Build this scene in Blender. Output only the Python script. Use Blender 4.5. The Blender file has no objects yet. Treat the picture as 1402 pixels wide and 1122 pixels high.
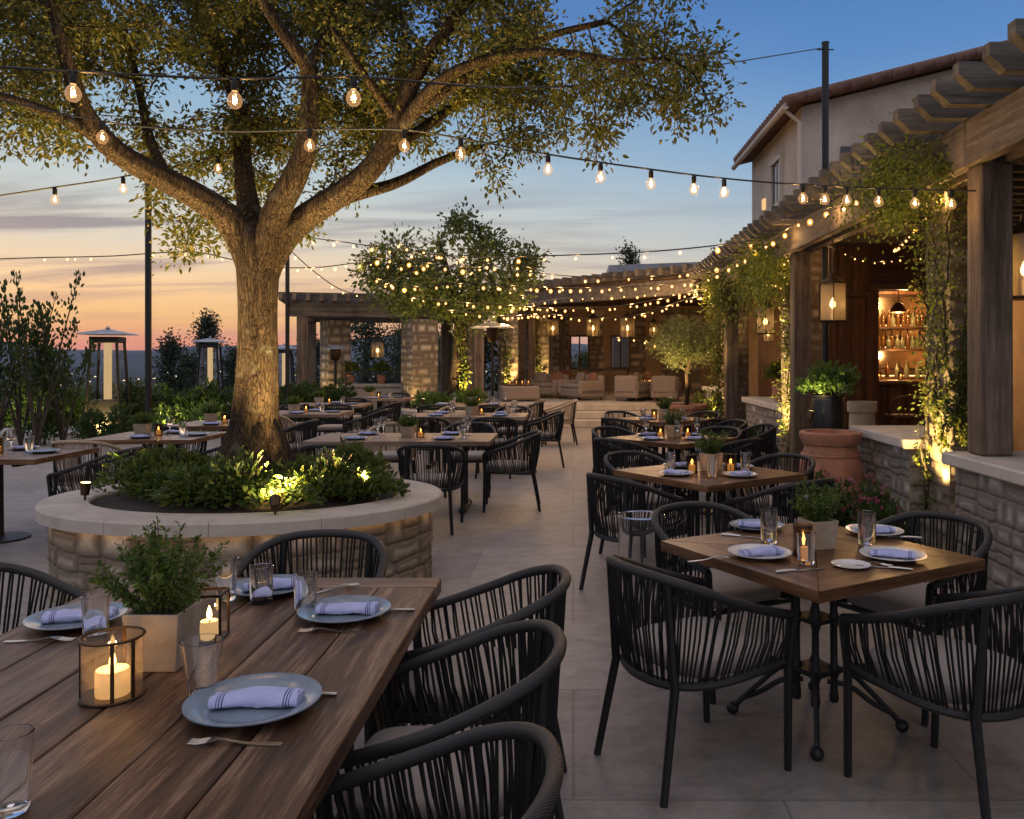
import bpy, math, random
import numpy as np
from mathutils import Vector, Matrix
RND = random.Random(11)
rng = np.random.default_rng(11)
SC = bpy.context.scene
COL = SC.collection
PI = math.pi

# ------------------------------------------------------------------ camera model
CAM_H, FPX, VX, HY = 1.58, 1150.0, 785.0, 490.0
def W(px, py, Y):
    "point of the place seen at photo pixel (px, py) at distance Y"
    return Vector(((px - VX) / FPX * Y, Y, CAM_H - (py - HY) / FPX * Y))
def TP(px, py, z=0.75):
    "point at height z seen at photo pixel (px, py)"
    Y = (CAM_H - z) * FPX / (py - HY)
    return Vector(((px - VX) / FPX * Y, Y, z))

cam_d = bpy.data.cameras.new("camera")
cam = bpy.data.objects.new("camera", cam_d); COL.objects.link(cam)
cam.location = (0, 0, CAM_H); cam.rotation_euler = (PI / 2, 0, 0)
cam_d.sensor_width = 36; cam_d.lens = 36 * FPX / 1402
cam_d.shift_x = (701 - VX) / 1402; cam_d.shift_y = -(561 - HY) / 1402
cam_d.clip_start = 0.05; cam_d.clip_end = 40000
SC.camera = cam

# ------------------------------------------------------------------ materials
def lin(c):
    return tuple((x / 12.92 if x <= .04045 else ((x + .055) / 1.055) ** 2.4) for x in (v / 255 for v in c))
class NT:
    def __init__(s, name):
        s.m = bpy.data.materials.new(name); s.m.use_nodes = True
        s.t = s.m.node_tree; s.t.nodes.clear()
        s.out = s.n('OutputMaterial')
    def n(s, typ, **kw):
        nd = s.t.nodes.new('ShaderNode' + typ)
        for k, v in kw.items():
            if k in nd.inputs: s.set(nd.inputs[k], v)
            else: setattr(nd, k, v)
        return nd
    def set(s, sock, v):
        if isinstance(v, bpy.types.NodeSocket): s.t.links.new(v, sock)
        elif isinstance(v, (tuple, list)) and len(v) == 3 and sock.type == 'RGBA': sock.default_value = (*v, 1)
        else: sock.default_value = v
    def L(s, a, b): s.t.links.new(a, b)
    def coord(s, kind='Object', scale=(1, 1, 1), rot=(0, 0, 0), vary=False):
        tc = s.n('TexCoord'); mp = s.n('Mapping')
        mp.inputs['Scale'].default_value = scale; mp.inputs['Rotation'].default_value = rot
        src = tc.outputs[kind]
        if vary:
            oi = s.n('ObjectInfo'); mu = s.n('VectorMath', operation='MULTIPLY_ADD')
            cb = s.n('CombineXYZ')
            for k in 'XYZ': s.L(oi.outputs['Random'], cb.inputs[k])
            s.L(cb.outputs[0], mu.inputs[0]); mu.inputs[1].default_value = (37, 51, 23); s.L(src, mu.inputs[2]); src = mu.outputs[0]
        s.L(src, mp.inputs['Vector']); return mp.outputs[0]
    def pos(s, scale=(1, 1, 1)):
        g = s.n('NewGeometry'); mp = s.n('Mapping'); mp.inputs['Scale'].default_value = scale
        s.L(g.outputs['Position'], mp.inputs['Vector']); return mp.outputs[0]
    def noise(s, vec, scale, detail=6, rough=.6, dist=0):
        nd = s.n('TexNoise'); nd.inputs['Scale'].default_value = scale; nd.inputs['Detail'].default_value = detail
        nd.inputs['Roughness'].default_value = rough; nd.inputs['Distortion'].default_value = dist
        if vec is not None: s.L(vec, nd.inputs['Vector'])
        return nd.outputs['Fac']
    def ramp(s, fac, stops, interp='LINEAR'):
        r = s.n('ValToRGB'); r.color_ramp.interpolation = interp
        el = r.color_ramp.elements
        while len(el) < len(stops): el.new(.5)
        for e, (p, c) in zip(el, stops):
            e.position = p; e.color = (*c, 1) if isinstance(c, (tuple, list)) else (c, c, c, 1)
        s.L(fac, r.inputs[0]); return r.outputs[0]
    def mix(s, fac, a, b, mode='MIX'):
        m = s.n('Mix', data_type='RGBA', blend_type=mode)
        for i, v in ((0, fac), (6, a), (7, b)): s.set(m.inputs[i], v)
        return m.outputs[2]
    def math(s, op, a, b=None, c=None):
        m = s.n('Math', operation=op)
        for i, v in enumerate((a, b, c)):
            if v is not None: s.set(m.inputs[i], v)
        return m.outputs[0]
    def island(s): return s.n('NewGeometry').outputs['Random Per Island']
    def bump(s, h, strength=.4, dist=.01, normal=None):
        b = s.n('Bump'); b.inputs['Strength'].default_value = strength; b.inputs['Distance'].default_value = dist
        s.L(h, b.inputs['Height'])
        if normal: s.L(normal, b.inputs['Normal'])
        return b.outputs[0]
    def pbr(s, color, rough=.6, metal=0, normal=None, spec=.5, **kw):
        p = s.n('BsdfPrincipled')
        s.set(p.inputs['Base Color'], color); s.set(p.inputs['Roughness'], rough); s.set(p.inputs['Metallic'], metal)
        p.inputs['Specular IOR Level'].default_value = spec
        for k, v in kw.items(): s.set(p.inputs[k.replace('_', ' ')], v)
        if normal: s.L(normal, p.inputs['Normal'])
        return p.outputs[0]
    def done(s, sh): s.L(sh, s.out.inputs['Surface']); return s.m

def wood(name, dark, mid, light, axis=1, grain=14, rough=(.45, .7), bump=.25, vary=True, isl=.5, fine=1.0):
    t = NT(name)
    sc = [grain, grain, grain]; sc[axis] = grain * .06
    v = t.coord('Object', sc, vary=vary)
    ad = t.n('VectorMath', operation='MULTIPLY_ADD'); cb = t.n('CombineXYZ'); i = t.island()
    for k in 'XYZ': t.L(i, cb.inputs[k])
    t.L(cb.outputs[0], ad.inputs[0]); ad.inputs[1].default_value = (91, 43, 67); t.L(v, ad.inputs[2])
    v = ad.outputs[0]
    n1 = t.noise(v, 1.0, 8, .62, .6); n2 = t.noise(v, 6.0 * fine, 4, .7)
    n3 = t.noise(t.coord('Object', (2.2, 2.2, 2.2), vary=vary), 1.3, 5, .65)
    f = t.math('ADD', t.math('MULTIPLY', n1, .62), t.math('MULTIPLY', n2, .38))
    c = t.ramp(f, [(.36, dark), (.5, mid), (.63, light)])
    c = t.mix(t.math('MULTIPLY', i, isl), c, t.mix(.5, c, dark))
    st = t.ramp(n3, [(.36, .45), (.56, 1.0)])
    c = t.mix(.55, c, st, 'MULTIPLY')
    r = t.math('ADD', t.math('MULTIPLY', n3, rough[1] - rough[0]), rough[0])
    return t.done(t.pbr(c, r, normal=t.bump(f, bump, .006), spec=.32))
def plain(name, c, rough=.5, metal=0, nscale=0, namp=.25, bump=0, spec=.5, **kw):
    t = NT(name); nrm = None; col = c
    if nscale:
        n = t.noise(t.coord('Object', vary=True), nscale, 6, .65)
        col = t.mix(t.ramp(n, [(.3, 0.0), (.7, 1.0)]), tuple(x * (1 - namp) for x in c), tuple(min(1, x * (1 + namp)) for x in c))
        if bump: nrm = t.bump(n, bump, .004)
    return t.done(t.pbr(col, rough, metal, nrm, spec, **kw))
def leafm(name, a, b, c=None, trans=.35, rough=.45):
    t = NT(name); i = t.island()
    st = [(0, a), (.6, b)] + ([(1, c)] if c else [])
    col = t.ramp(i, st)
    p = t.pbr(col, rough, spec=.4)
    tr = t.n('BsdfTranslucent'); t.L(t.mix(.35, col, (.30, .32, .03)), tr.inputs[0])
    m = t.n('MixShader'); m.inputs[0].default_value = trans; t.L(p, m.inputs[1]); t.L(tr.outputs[0], m.inputs[2])
    return t.done(m.outputs[0])
def glassm(name, tint=(.96, .97, .97), lo=.05, hi=.75, rough=.02, p=2.2, glow=0):
    t = NT(name)
    lw = t.n('LayerWeight'); lw.inputs[0].default_value = .35
    f = t.math('ADD', t.math('MULTIPLY', t.math('POWER', lw.outputs['Facing'], p), hi), lo)
    tr = t.n('BsdfTransparent'); tr.inputs[0].default_value = (*tint, 1)
    gl = t.n('BsdfGlossy'); gl.inputs['Roughness'].default_value = rough; gl.inputs[0].default_value = (.9, .92, .94, 1)
    m = t.n('MixShader'); t.L(f, m.inputs[0]); t.L(tr.outputs[0], m.inputs[1]); t.L(gl.outputs[0], m.inputs[2])
    if glow:        # lightly frosted pane that scatters the flame's light
        tl = t.n('BsdfTranslucent'); tl.inputs[0].default_value = (.95, .8, .55, 1); m2 = t.n('MixShader'); m2.inputs[0].default_value = glow
        t.L(m.outputs[0], m2.inputs[1]); t.L(tl.outputs[0], m2.inputs[2]); return t.done(m2.outputs[0])
    return t.done(m.outputs[0])
def emit(name, c, s, sampled=False):
    t = NT(name); e = t.n('Emission'); e.inputs[0].default_value = (*c, 1); e.inputs[1].default_value = s
    m = t.done(e.outputs[0])
    if not sampled: m.cycles.emission_sampling = 'NONE'
    return m
def rubble(name, c1, c2, c3, mortar):
    t = NT(name)
    a = t.n('Attribute', attribute_name='sid').outputs['Fac']; g = t.n('Attribute', attribute_name='gap').outputs['Fac']
    v = t.coord('Object')
    n = t.noise(v, 9, 8, .7); n2 = t.noise(v, 55, 5, .7); n3 = t.noise(v, 2.2, 3)
    c = t.ramp(a, [(0, c1), (.5, c2), (1, c3)])
    c = t.mix(t.ramp(n, [(.46, .0), (.78, .35)]), c, tuple(x * .55 for x in c1))
    c = t.mix(.4, c, t.ramp(n2, [(.3, .6), (.6, 1.)]), 'MULTIPLY')
    c = t.mix(.3, c, t.ramp(n3, [(.35, .65), (.6, 1.)]), 'MULTIPLY')
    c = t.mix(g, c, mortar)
    h = t.math('ADD', t.math('MULTIPLY', t.noise(v, 22, 8, .75), .6), t.math('MULTIPLY', n2, .4))
    return t.done(t.pbr(c, .88, normal=t.bump(h, .7, .010), spec=.2))

M = {}
M['table_plank'] = wood('aged plank wood', (.018, .008, .004), (.088, .043, .024), (.27, .17, .11), 1, 15, (.28, .62), .55, fine=1.5)
M['table_cross'] = wood('aged plank wood crosswise', (.026, .014, .008), (.115, .066, .044), (.29, .21, .16), 0, 15, (.28, .62), .55, fine=1.5)
M['oak_x'] = wood('warm oak across', (.036, .016, .007), (.125, .058, .025), (.235, .128, .064), 0, 13, (.22, .5), .3, fine=1.4)
M['oak_y'] = wood('warm oak along', (.036, .016, .007), (.125, .058, .025), (.235, .128, .064), 1, 13, (.22, .5), .3, fine=1.4)
M['pale_x'] = wood('weathered oak across', (.11, .07, .045), (.25, .17, .115), (.38, .28, .20), 0, 11, (.4, .6), .2)
M['pale_y'] = wood('weathered oak along', (.11, .07, .045), (.25, .17, .115), (.38, .28, .20), 1, 11, (.4, .6), .2)
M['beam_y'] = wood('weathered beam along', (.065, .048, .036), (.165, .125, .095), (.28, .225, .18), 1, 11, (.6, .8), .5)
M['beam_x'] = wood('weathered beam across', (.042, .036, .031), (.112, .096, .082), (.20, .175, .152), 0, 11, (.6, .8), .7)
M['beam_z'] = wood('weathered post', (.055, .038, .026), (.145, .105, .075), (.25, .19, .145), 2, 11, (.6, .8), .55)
M['dark_wood_z'] = wood('dark stained panelling', (.03, .013, .006), (.10, .042, .018), (.18, .085, .04), 2, 9, (.35, .6), .2)
M['dark_wood_x'] = wood('dark stained boards', (.018, .009, .005), (.065, .030, .015), (.12, .06, .032), 0, 9, (.35, .6), .2)
M['dark_wood_y'] = wood('dark ceiling boards', (.035, .018, .009), (.12, .06, .029), (.21, .115, .06), 1, 9, (.4, .6), .2)
M['rope'] = plain('black rope', (.0075, .0072, .0078), .7, 0, 160, .5, .5, .25)
def _rail():
    t = NT('wound black rope rail'); v = t.coord('Object', (1, 1, 1))
    w = t.n('TexWave', wave_type='BANDS', bands_direction='DIAGONAL'); w.inputs['Scale'].default_value = 80; w.inputs['Distortion'].default_value = 1.6
    t.L(v, w.inputs['Vector'])
    c = t.mix(w.outputs['Fac'], (.0055, .0055, .006), (.016, .0155, .016))
    return t.done(t.pbr(c, .55, normal=t.bump(w.outputs['Fac'], .45, .003)))
M['rail'] = _rail()
M['cream_lit_rope'] = plain('cream rope', (.38, .29, .19), .7, 0, 120, .3, .4)  # pale rope, also black rope with lamplight put into its colour
M['black_metal'] = plain('black painted metal', (.008, .008, .0085), .45, .0, 30, .3, .1, .35)
M['bronze'] = plain('aged bronze', (.07, .042, .022), .42, .8, 25, .4, .1)
M['iron'] = plain('cast iron', (.014, .014, .015), .48, .3, 60, .4, .3)
M['steel'] = plain('brushed steel', (.5, .48, .45), .28, 1, 40, .1)
M['silver_top'] = plain('grey heater top', (.30, .30, .32), .35, .7, 10, .2)
def _fab(name, c):
    t = NT(name); v = t.coord('Object', vary=True)
    n = t.noise(v, 3, 4); n2 = t.noise(v, 420, 2)
    col = t.mix(n, tuple(x * .8 for x in c), tuple(x * 1.12 for x in c))
    return t.done(t.pbr(col, .92, normal=t.bump(n2, .35, .002), spec=.2, Sheen_Weight=.15))
M['cushion'] = _fab('taupe seat fabric', (.31, .265, .235))
M['sofa'] = _fab('sofa fabric', (.225, .185, .16))
M['pillow'] = _fab('rust cushion fabric', (.22, .10, .06))
M['plate_blue'] = plain('blue grey glaze', (.17, .215, .27), .2, 0, 14, .18, .05)
M['plate_white'] = plain('ivory glaze', (.52, .52, .52), .2, 0, 14, .1, .03)
M['pot_stone'] = plain('pale concrete pot', (.30, .25, .185), .85, 0, 9, .3, .35)
M['pot_clay'] = plain('terracotta', (.36, .165, .10), .8, 0, 6, .35, .3)
M['pot_black'] = plain('black glazed pot', (.012, .014, .016), .3, 0, 8, .3, .1)
M['pot_beige'] = plain('beige pot', (.42, .33, .23), .8, 0, 8, .2, .2)
M['soil'] = plain('dark soil', (.022, .015, .010), .95, 0, 40, .6, 1)
def _bark():
    t = NT('ridged bark')
    v = t.coord('Object', (15, 15, 3.0)); n = t.noise(v, 1.3, 10, .72, 1.1)
    v2 = t.coord('Object', (1, 1, 1)); n2 = t.noise(v2, 30, 6, .7); n3 = t.noise(v2, 2.5, 3)
    w = t.n('TexVoronoi', feature='DISTANCE_TO_EDGE'); w.inputs['Scale'].default_value = 1.7
    wv = t.n('VectorMath', operation='ADD'); nn = t.n('TexNoise'); nn.inputs['Scale'].default_value = 6; t.L(t.coord('Object'), nn.inputs['Vector']); sc_ = t.n('VectorMath', operation='SCALE'); t.L(nn.outputs['Color'], sc_.inputs[0]); sc_.inputs['Scale'].default_value = 2.4; t.L(sc_.outputs[0], wv.inputs[1]); t.L(t.coord('Object', (26, 26, 2.9)), wv.inputs[0]); t.L(wv.outputs[0], w.inputs['Vector'])
    e = t.ramp(w.outputs['Distance'], [(0, 0.), (.10, .6), (.45, 1.)])
    h = t.math('ADD', t.math('ADD', t.math('MULTIPLY', n, .75), t.math('MULTIPLY', e, .22)), t.math('MULTIPLY', n2, .25))
    c = t.ramp(t.math('MULTIPLY', h, .72), [(.34, (.030, .020, .014)), (.55, (.108, .076, .050)), (.82, (.21, .155, .108))])
    c = t.mix(.5, c, t.ramp(e, [(0, .35), (.5, 1.)]), 'MULTIPLY')
    c = t.mix(.6, c, t.ramp(n3, [(.36, .45), (.62, 1.)]), 'MULTIPLY')
    n5 = t.noise(v2, 5.5, 5, .6); c = t.mix(t.ramp(n5, [(.60, 0.), (.70, .5)]), c, (.17, .17, .135))
    return t.done(t.pbr(c, .92, normal=t.bump(h, 1.0, .05), spec=.15))
M['bark'] = _bark()
M['bark_dark'] = plain('dark twig bark', (.045, .032, .022), .9, 0, 25, .4, .6)
M['leaf_main'] = leafm('olive leaves', (.030, .044, .010), (.075, .078, .015), (.15, .115, .024), .35)
M['leaf_tree'] = leafm('dark green leaves', (.016, .038, .012), (.035, .066, .018), (.06, .09, .02), .3)
M['leaf_hedge'] = leafm('hedge leaves', (.014, .042, .012), (.03, .075, .016), (.05, .10, .022), .3)
M['leaf_far'] = leafm('distant tree leaves', (.010, .022, .014), (.016, .032, .02), (.022, .04, .024), .15)
M['leaf_olive'] = leafm('grey green leaves', (.07, .09, .035), (.13, .15, .06), (.20, .21, .085), .3)
M['leaf_herb'] = leafm('herb leaves', (.025, .060, .010), (.06, .115, .016), (.12, .17, .03), .35)
M['leaf_bright'] = leafm('bright shrub leaves', (.04, .10, .022), (.075, .16, .035), (.12, .21, .05), .35)
M['leaf_vine'] = leafm('vine leaves', (.04, .07, .012), (.09, .12, .02), (.17, .17, .03), .35)
M['leaf_cover'] = leafm('ground cover leaves', (.022, .05, .014), (.055, .10, .02), (.14, .15, .03), .35)
M['petal'] = leafm('pink petals', (.24, .03, .09), (.38, .07, .17), (.5, .2, .3), .3)
M['petal_white'] = leafm('white petals', (.5, .5, .5), (.6, .6, .6), None, .3)
M['stem'] = plain('green stem', (.045, .07, .02), .7)
M['glass'] = plain('clear drinking glass', (1, 1, 1), .0, Transmission_Weight=1.0, IOR=1.45)
M['pane'] = glassm('clear pane', (.93, .93, .92), .04, .5)
M['smoke_glass'] = glassm('smoked votive glass', (.72, .60, .44), .04, .5)
M['amber_glass'] = glassm('amber lantern glass', (.97, .88, .72), .04, .35, .1, glow=.30)
M['votive_glass'] = glassm('warm candle glass', (.97, .91, .84), .05, .8, .04, 3.5, .05)
def _bulb():
    t = NT('warm lit bulb glass'); lw = t.n('LayerWeight'); lw.inputs[0].default_value = .35
    tr = t.n('BsdfTransparent'); tr.inputs[0].default_value = (1, .96, .88, 1); gl = t.n('BsdfGlossy'); gl.inputs['Roughness'].default_value = .03
    m = t.n('MixShader'); t.L(t.math('ADD', t.math('MULTIPLY', t.math('POWER', lw.outputs['Facing'], 2.), .6), .04), m.inputs[0]); t.L(tr.outputs[0], m.inputs[1]); t.L(gl.outputs[0], m.inputs[2])
    e = t.n('Emission'); e.inputs[0].default_value = (1, .50, .16, 1); e.inputs[1].default_value = .16
    ad = t.n('AddShader'); t.L(m.outputs[0], ad.inputs[0]); t.L(e.outputs[0], ad.inputs[1])
    mt = t.done(ad.outputs[0]); mt.cycles.emission_sampling = 'NONE'; return mt
M['bulb_glass'] = _bulb()
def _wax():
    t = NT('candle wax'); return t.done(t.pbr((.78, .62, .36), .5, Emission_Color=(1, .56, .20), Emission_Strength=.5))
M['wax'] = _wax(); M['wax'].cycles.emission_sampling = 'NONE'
M['flame'] = emit('candle flame', (1, .60, .20), 9)
M['filament'] = emit('lit filament', (1, .58, .20), 22)
M['bulb_lit'] = emit('small lit bulb', (1, .55, .18), 9)
def _shell():
    t = NT('amber glow of small bulb glass'); tr = t.n('BsdfTransparent'); e = t.n('Emission'); e.inputs[0].default_value = (1, .40, .07, 1); e.inputs[1].default_value = .5
    oi = t.n('ObjectInfo'); t.L(t.math('ADD', t.math('MULTIPLY', t.math('POWER', oi.outputs['Random'], 1.6), .95), .12), e.inputs[1]); a = t.n('AddShader'); t.L(tr.outputs[0], a.inputs[0]); t.L(e.outputs[0], a.inputs[1]); m = t.done(a.outputs[0]); m.cycles.emission_sampling = 'NONE'; return m
M['bulb_shell'] = _shell()
M['lantern_lit'] = emit('lantern flame', (1, .58, .2), 10)
M['lens'] = emit('lit lamp lens', (1, .70, .32), 5)
M['heater_tube'] = emit('lit heater tube', (1, .66, .32), .55)
M['led'] = emit('shelf light strip', (1, .55, .2), 3)
M['strip'] = emit('added rim glow strip', (1, .58, .24), 5, True)
M['town'] = emit('far town lights', (1, .75, .45), 2.2)
M['window_lit'] = emit('lit window', (1, .62, .28), .8)
M['cap'] = plain('cut limestone coping', (.40, .355, .305), .75, 0, 5, .18, .25)
M['cap_white'] = plain('pale limestone coping', (.50, .455, .40), .75, 0, 5, .14, .25)
M['rubble_tan'] = rubble('tan rubble stone', (.42, .335, .23), (.60, .51, .39), (.72, .64, .52), (.17, .135, .10))
M['rubble_pale'] = rubble('pale rubble stone', (.46, .42, .365), (.60, .56, .50), (.70, .665, .61), (.20, .175, .15))
M['stucco'] = plain('cream stucco', (.42, .365, .315), .9, 0, 1.3, .22, .5)
M['plaster_warm'] = plain('warm plaster', (.40, .28, .17), .9, 0, 3, .2, .4)
M['roof_tile'] = plain('clay roof tile', (.13, .068, .052), .8, 0, 8, .45, .4)
M['grey_roof'] = plain('grey metal roof', (.24, .25, .28), .5, .3, 2, .2)
M['dark_glass'] = plain('dark window glass', (.02, .024, .03), .08)
M['trim'] = plain('pale window trim', (.45, .42, .38), .7)
M['bottle_amber'] = plain('amber bottle glass', (.12, .05, .012), .12, Transmission_Weight=.35)
M['bottle_clear'] = plain('pale bottle glass', (.20, .19, .11), .1, Transmission_Weight=.4)
def _napkin():
    t = NT('striped napkin'); tc = t.n('TexCoord'); sp = t.n('SeparateXYZ'); t.L(tc.outputs['Object'], sp.inputs[0])
    ax = t.math('ABSOLUTE', sp.outputs['X'])
    st = t.math('MULTIPLY', t.math('GREATER_THAN', ax, .066), t.math('LESS_THAN', ax, .084))
    sn = t.math('GREATER_THAN', t.math('SINE', t.math('MULTIPLY', ax, 1000.0)), .05)
    n = t.noise(tc.outputs['Object'], 25, 4)
    base = t.mix(n, (.30, .33, .56), (.44, .47, .70))
    c = t.mix(t.math('MULTIPLY', st, sn), base, (.07, .07, .16))
    n2 = t.noise(tc.outputs['Object'], 500, 2)
    return t.done(t.pbr(c, .9, normal=t.bump(n2, .3, .002), spec=.2))
M['napkin'] = _napkin()

# ------------------------------------------------------------------ mesh helpers
def link(o, parent=None):
    COL.objects.link(o)
    if parent is not None: o.parent = parent
    return o
def tag(o, label=None, cat=None, group=None, kind=None):
    if label: o['label'] = label
    if cat: o['category'] = cat
    if group: o['group'] = group
    if kind: o['kind'] = kind
    return o
def thing(name, label, cat, loc=(0, 0, 0), rz=0, group=None):
    o = bpy.data.objects.new(name, None); o.empty_display_size = .1; COL.objects.link(o)
    o.location = loc; o.rotation_euler = (0, 0, rz)
    return tag(o, label, cat, group)
def kids(o): return [c for c in COL.objects if c.parent == o]
_KC = {}
def dup(root, loc, rz=0, label=None, group=None, scale=None):
    "copy of a thing with copies of its parts and sub-parts"
    if root.name not in _KC:
        _KC[root.name] = [(c, list(c.children)) for c in root.children]
    r = root.copy(); COL.objects.link(r); r.location = loc; r.rotation_euler = (0, 0, rz)
    if label: r['label'] = label
    if group: r['group'] = group
    if scale: r.scale = scale if not isinstance(scale, (int, float)) else (scale,) * 3
    for ch, gs in _KC[root.name]:
        c = ch.copy(); COL.objects.link(c); c.parent = r
        for g in gs:
            d = g.copy(); COL.objects.link(d); d.parent = c
    return r
def spline(pts, n):
    pts = [np.array(p, float) for p in pts]
    P = [2 * pts[0] - pts[1]] + pts + [2 * pts[-1] - pts[-2]]
    out = []; m = len(pts) - 1
    for k in range(n):
        t = k / (n - 1) * m; i = min(int(t), m - 1); f = t - i
        a, b, c, d = P[i:i + 4]
        out.append(.5 * ((2 * b) + (c - a) * f + (2 * a - 5 * b + 4 * c - d) * f * f + (3 * b - a - 3 * c + d) * f ** 3))
    return out
class MB:
    def __init__(s): s.v = []; s.f = []; s.mi = []; s.sm = []
    def add(s, V, F, mi=0, smooth=False):
        o = len(s.v); s.v.extend(tuple(map(float, p)) for p in V)
        for f in F: s.f.append(tuple(i + o for i in f)); s.mi.append(mi); s.sm.append(smooth)
        return s
    def box(s, c, d, rz=0, b=0, mi=0, M4=None, taper=1.0):
        hx, hy, hz = d[0] / 2, d[1] / 2, d[2] / 2
        V = []; F = []
        if b <= 0:
            for z in (-1, 1):
                k = taper if z > 0 else 1
                for x, y in ((-1, -1), (1, -1), (1, 1), (-1, 1)): V.append((x * hx * k, y * hy * k, z * hz))
            F = [(3, 2, 1, 0), (4, 5, 6, 7), (0, 1, 5, 4), (1, 2, 6, 5), (2, 3, 7, 6), (3, 0, 4, 7)]
        else:
            idx = {}
            for sx in (-1, 1):
                for sy in (-1, 1):
                    for sz in (-1, 1):
                        k = taper if sz > 0 else 1
                        for a in range(3):
                            p = [sx * (hx * k - b), sy * (hy * k - b), sz * (hz - b)]
                            p[a] += (sx, sy, sz)[a] * b
                            idx[sx, sy, sz, a] = len(V); V.append(p)
            q = ((-1, -1), (1, -1), (1, 1), (-1, 1))
            for sg in (-1, 1):
                F.append([idx[sg, y, z, 0] for y, z in q][::sg]); F.append([idx[x, sg, z, 1] for x, z in q][::-sg]); F.append([idx[x, y, sg, 2] for x, y in q][::sg])
            for p in (-1, 1):
                for r in (-1, 1):
                    F.append([idx[-1, p, r, 1], idx[1, p, r, 1], idx[1, p, r, 2], idx[-1, p, r, 2]][::(-p * r)])
                    F.append([idx[p, -1, r, 0], idx[p, 1, r, 0], idx[p, 1, r, 2], idx[p, -1, r, 2]][::(p * r)])
                    F.append([idx[p, r, -1, 0], idx[p, r, 1, 0], idx[p, r, 1, 1], idx[p, r, -1, 1]][::(-p * r)])
            for k in [(x, y, z) for x in (-1, 1) for y in (-1, 1) for z in (-1, 1)]:
                F.append([idx[(*k, 0)], idx[(*k, 1)], idx[(*k, 2)]][::k[0] * k[1] * k[2]])
        ca, sa = math.cos(rz), math.sin(rz)
        V = [(c[0] + x * ca - y * sa, c[1] + x * sa + y * ca, c[2] + z) for x, y, z in V]
        if M4 is not None: V = [M4 @ Vector(p) for p in V]
        return s.add(V, F, mi)
    def bar(s, a, b, w, h, bev=0, mi=0, roll=0):
        "square bar from a to b"
        a = Vector(a); b = Vector(b); d = b - a; L = d.length
        q = d.to_track_quat('X', 'Z'); Mx = Matrix.Translation((a + b) / 2) @ q.to_matrix().to_4x4() @ Matrix.Rotation(roll, 4, 'X')
        return s.box((0, 0, 0), (L, w, h), 0, bev, mi, Mx)
    def tube(s, path, r, n=8, cap=True, closed=False, mi=0, smooth=True, flat=1.0, wob=None):
        P = [Vector(p) for p in path]; m = len(P)
        rs = [r] * m if isinstance(r, (int, float)) else list(r)
        T = []
        for i in range(m):
            a = P[(i - 1) % m] if (closed or i > 0) else P[i]; b = P[(i + 1) % m] if (closed or i < m - 1) else P[i]
            d = b - a; T.append(d.normalized() if d.length > 1e-9 else Vector((0, 0, 1)))
        u = T[0].orthogonal().normalized()
        V = []; 
        for i in range(m):
            u = (u - T[i] * u.dot(T[i]))
            u = u.normalized() if u.length > 1e-6 else T[i].orthogonal().normalized()
            w = T[i].cross(u)
            for k in range(n):
                a = 2 * PI * k / n; rr = rs[i] * (wob(i, a) if wob else 1)
                V.append(P[i] + u * math.cos(a) * rr + w * math.sin(a) * rr * flat)
        F = []
        for i in range(m if closed else m - 1):
            j = (i + 1) % m
            for k in range(n): F.append((i * n + k, i * n + (k + 1) % n, j * n + (k + 1) % n, j * n + k))
        if cap and not closed:
            F.append(tuple(range(n))[::-1]); F.append(tuple((m - 1) * n + k for k in range(n)))
        return s.add(V, F, mi, smooth)
    def lathe(s, prof, n=24, c=(0, 0, 0), mi=0, smooth=True, rot=0):
        V = []; F = []; m = len(prof)
        for r, z in prof:
            for k in range(n):
                a = 2 * PI * k / n + rot; V.append((c[0] + r * math.cos(a), c[1] + r * math.sin(a), c[2] + z))
        for i in range(m - 1):
            for k in range(n): F.append((i * n + k, i * n + (k + 1) % n, (i + 1) * n + (k + 1) % n, (i + 1) * n + k))
        if prof[0][0] > 1e-5: F.append(tuple(range(n))[::-1])
        if prof[-1][0] > 1e-5: F.append(tuple((m - 1) * n + k for k in range(n)))
        return s.add(V, F, mi, smooth)
    def sphere(s, c, r, n=10, m=7, mi=0):
        rx, ry, rz_ = (r, r, r) if isinstance(r, (int, float)) else r
        V = []; F = []
        for i in range(m + 1):
            p = PI * i / m
            for k in range(n):
                a = 2 * PI * k / n; V.append((c[0] + rx * math.sin(p) * math.cos(a), c[1] + ry * math.sin(p) * math.sin(a), c[2] - rz_ * math.cos(p)))
        for i in range(m):
            for k in range(n): F.append((i * n + k, i * n + (k + 1) % n, (i + 1) * n + (k + 1) % n, (i + 1) * n + k))
        return s.add(V, F, mi, True)
    def prism(s, poly, z0, z1, mi=0):
        n = len(poly); V = [(x, y, z0) for x, y in poly] + [(x, y, z1) for x, y in poly]
        F = [tuple(range(n))[::-1], tuple(range(n, 2 * n))] + [(k, (k + 1) % n, n + (k + 1) % n, n + k) for k in range(n)]
        return s.add(V, F, mi)
    def build(s, name, mats, parent=None, origin=(0, 0, 0), loc=None, sharp=42):
        me = bpy.data.meshes.new(name)
        V = [(x - origin[0], y - origin[1], z - origin[2]) for x, y, z in s.v]
        me.from_pydata(V, [], s.f); me.update()
        for m in (mats if isinstance(mats, (list, tuple)) else [mats]): me.materials.append(m)
        me.polygons.foreach_set('material_index', s.mi); me.polygons.foreach_set('use_smooth', s.sm)
        me.validate()
        if any(s.sm) and sharp: me.set_sharp_from_angle(angle=math.radians(sharp))
        o = bpy.data.objects.new(name, me)
        if loc is not None: o.location = loc
        return link(o, parent)
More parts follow.
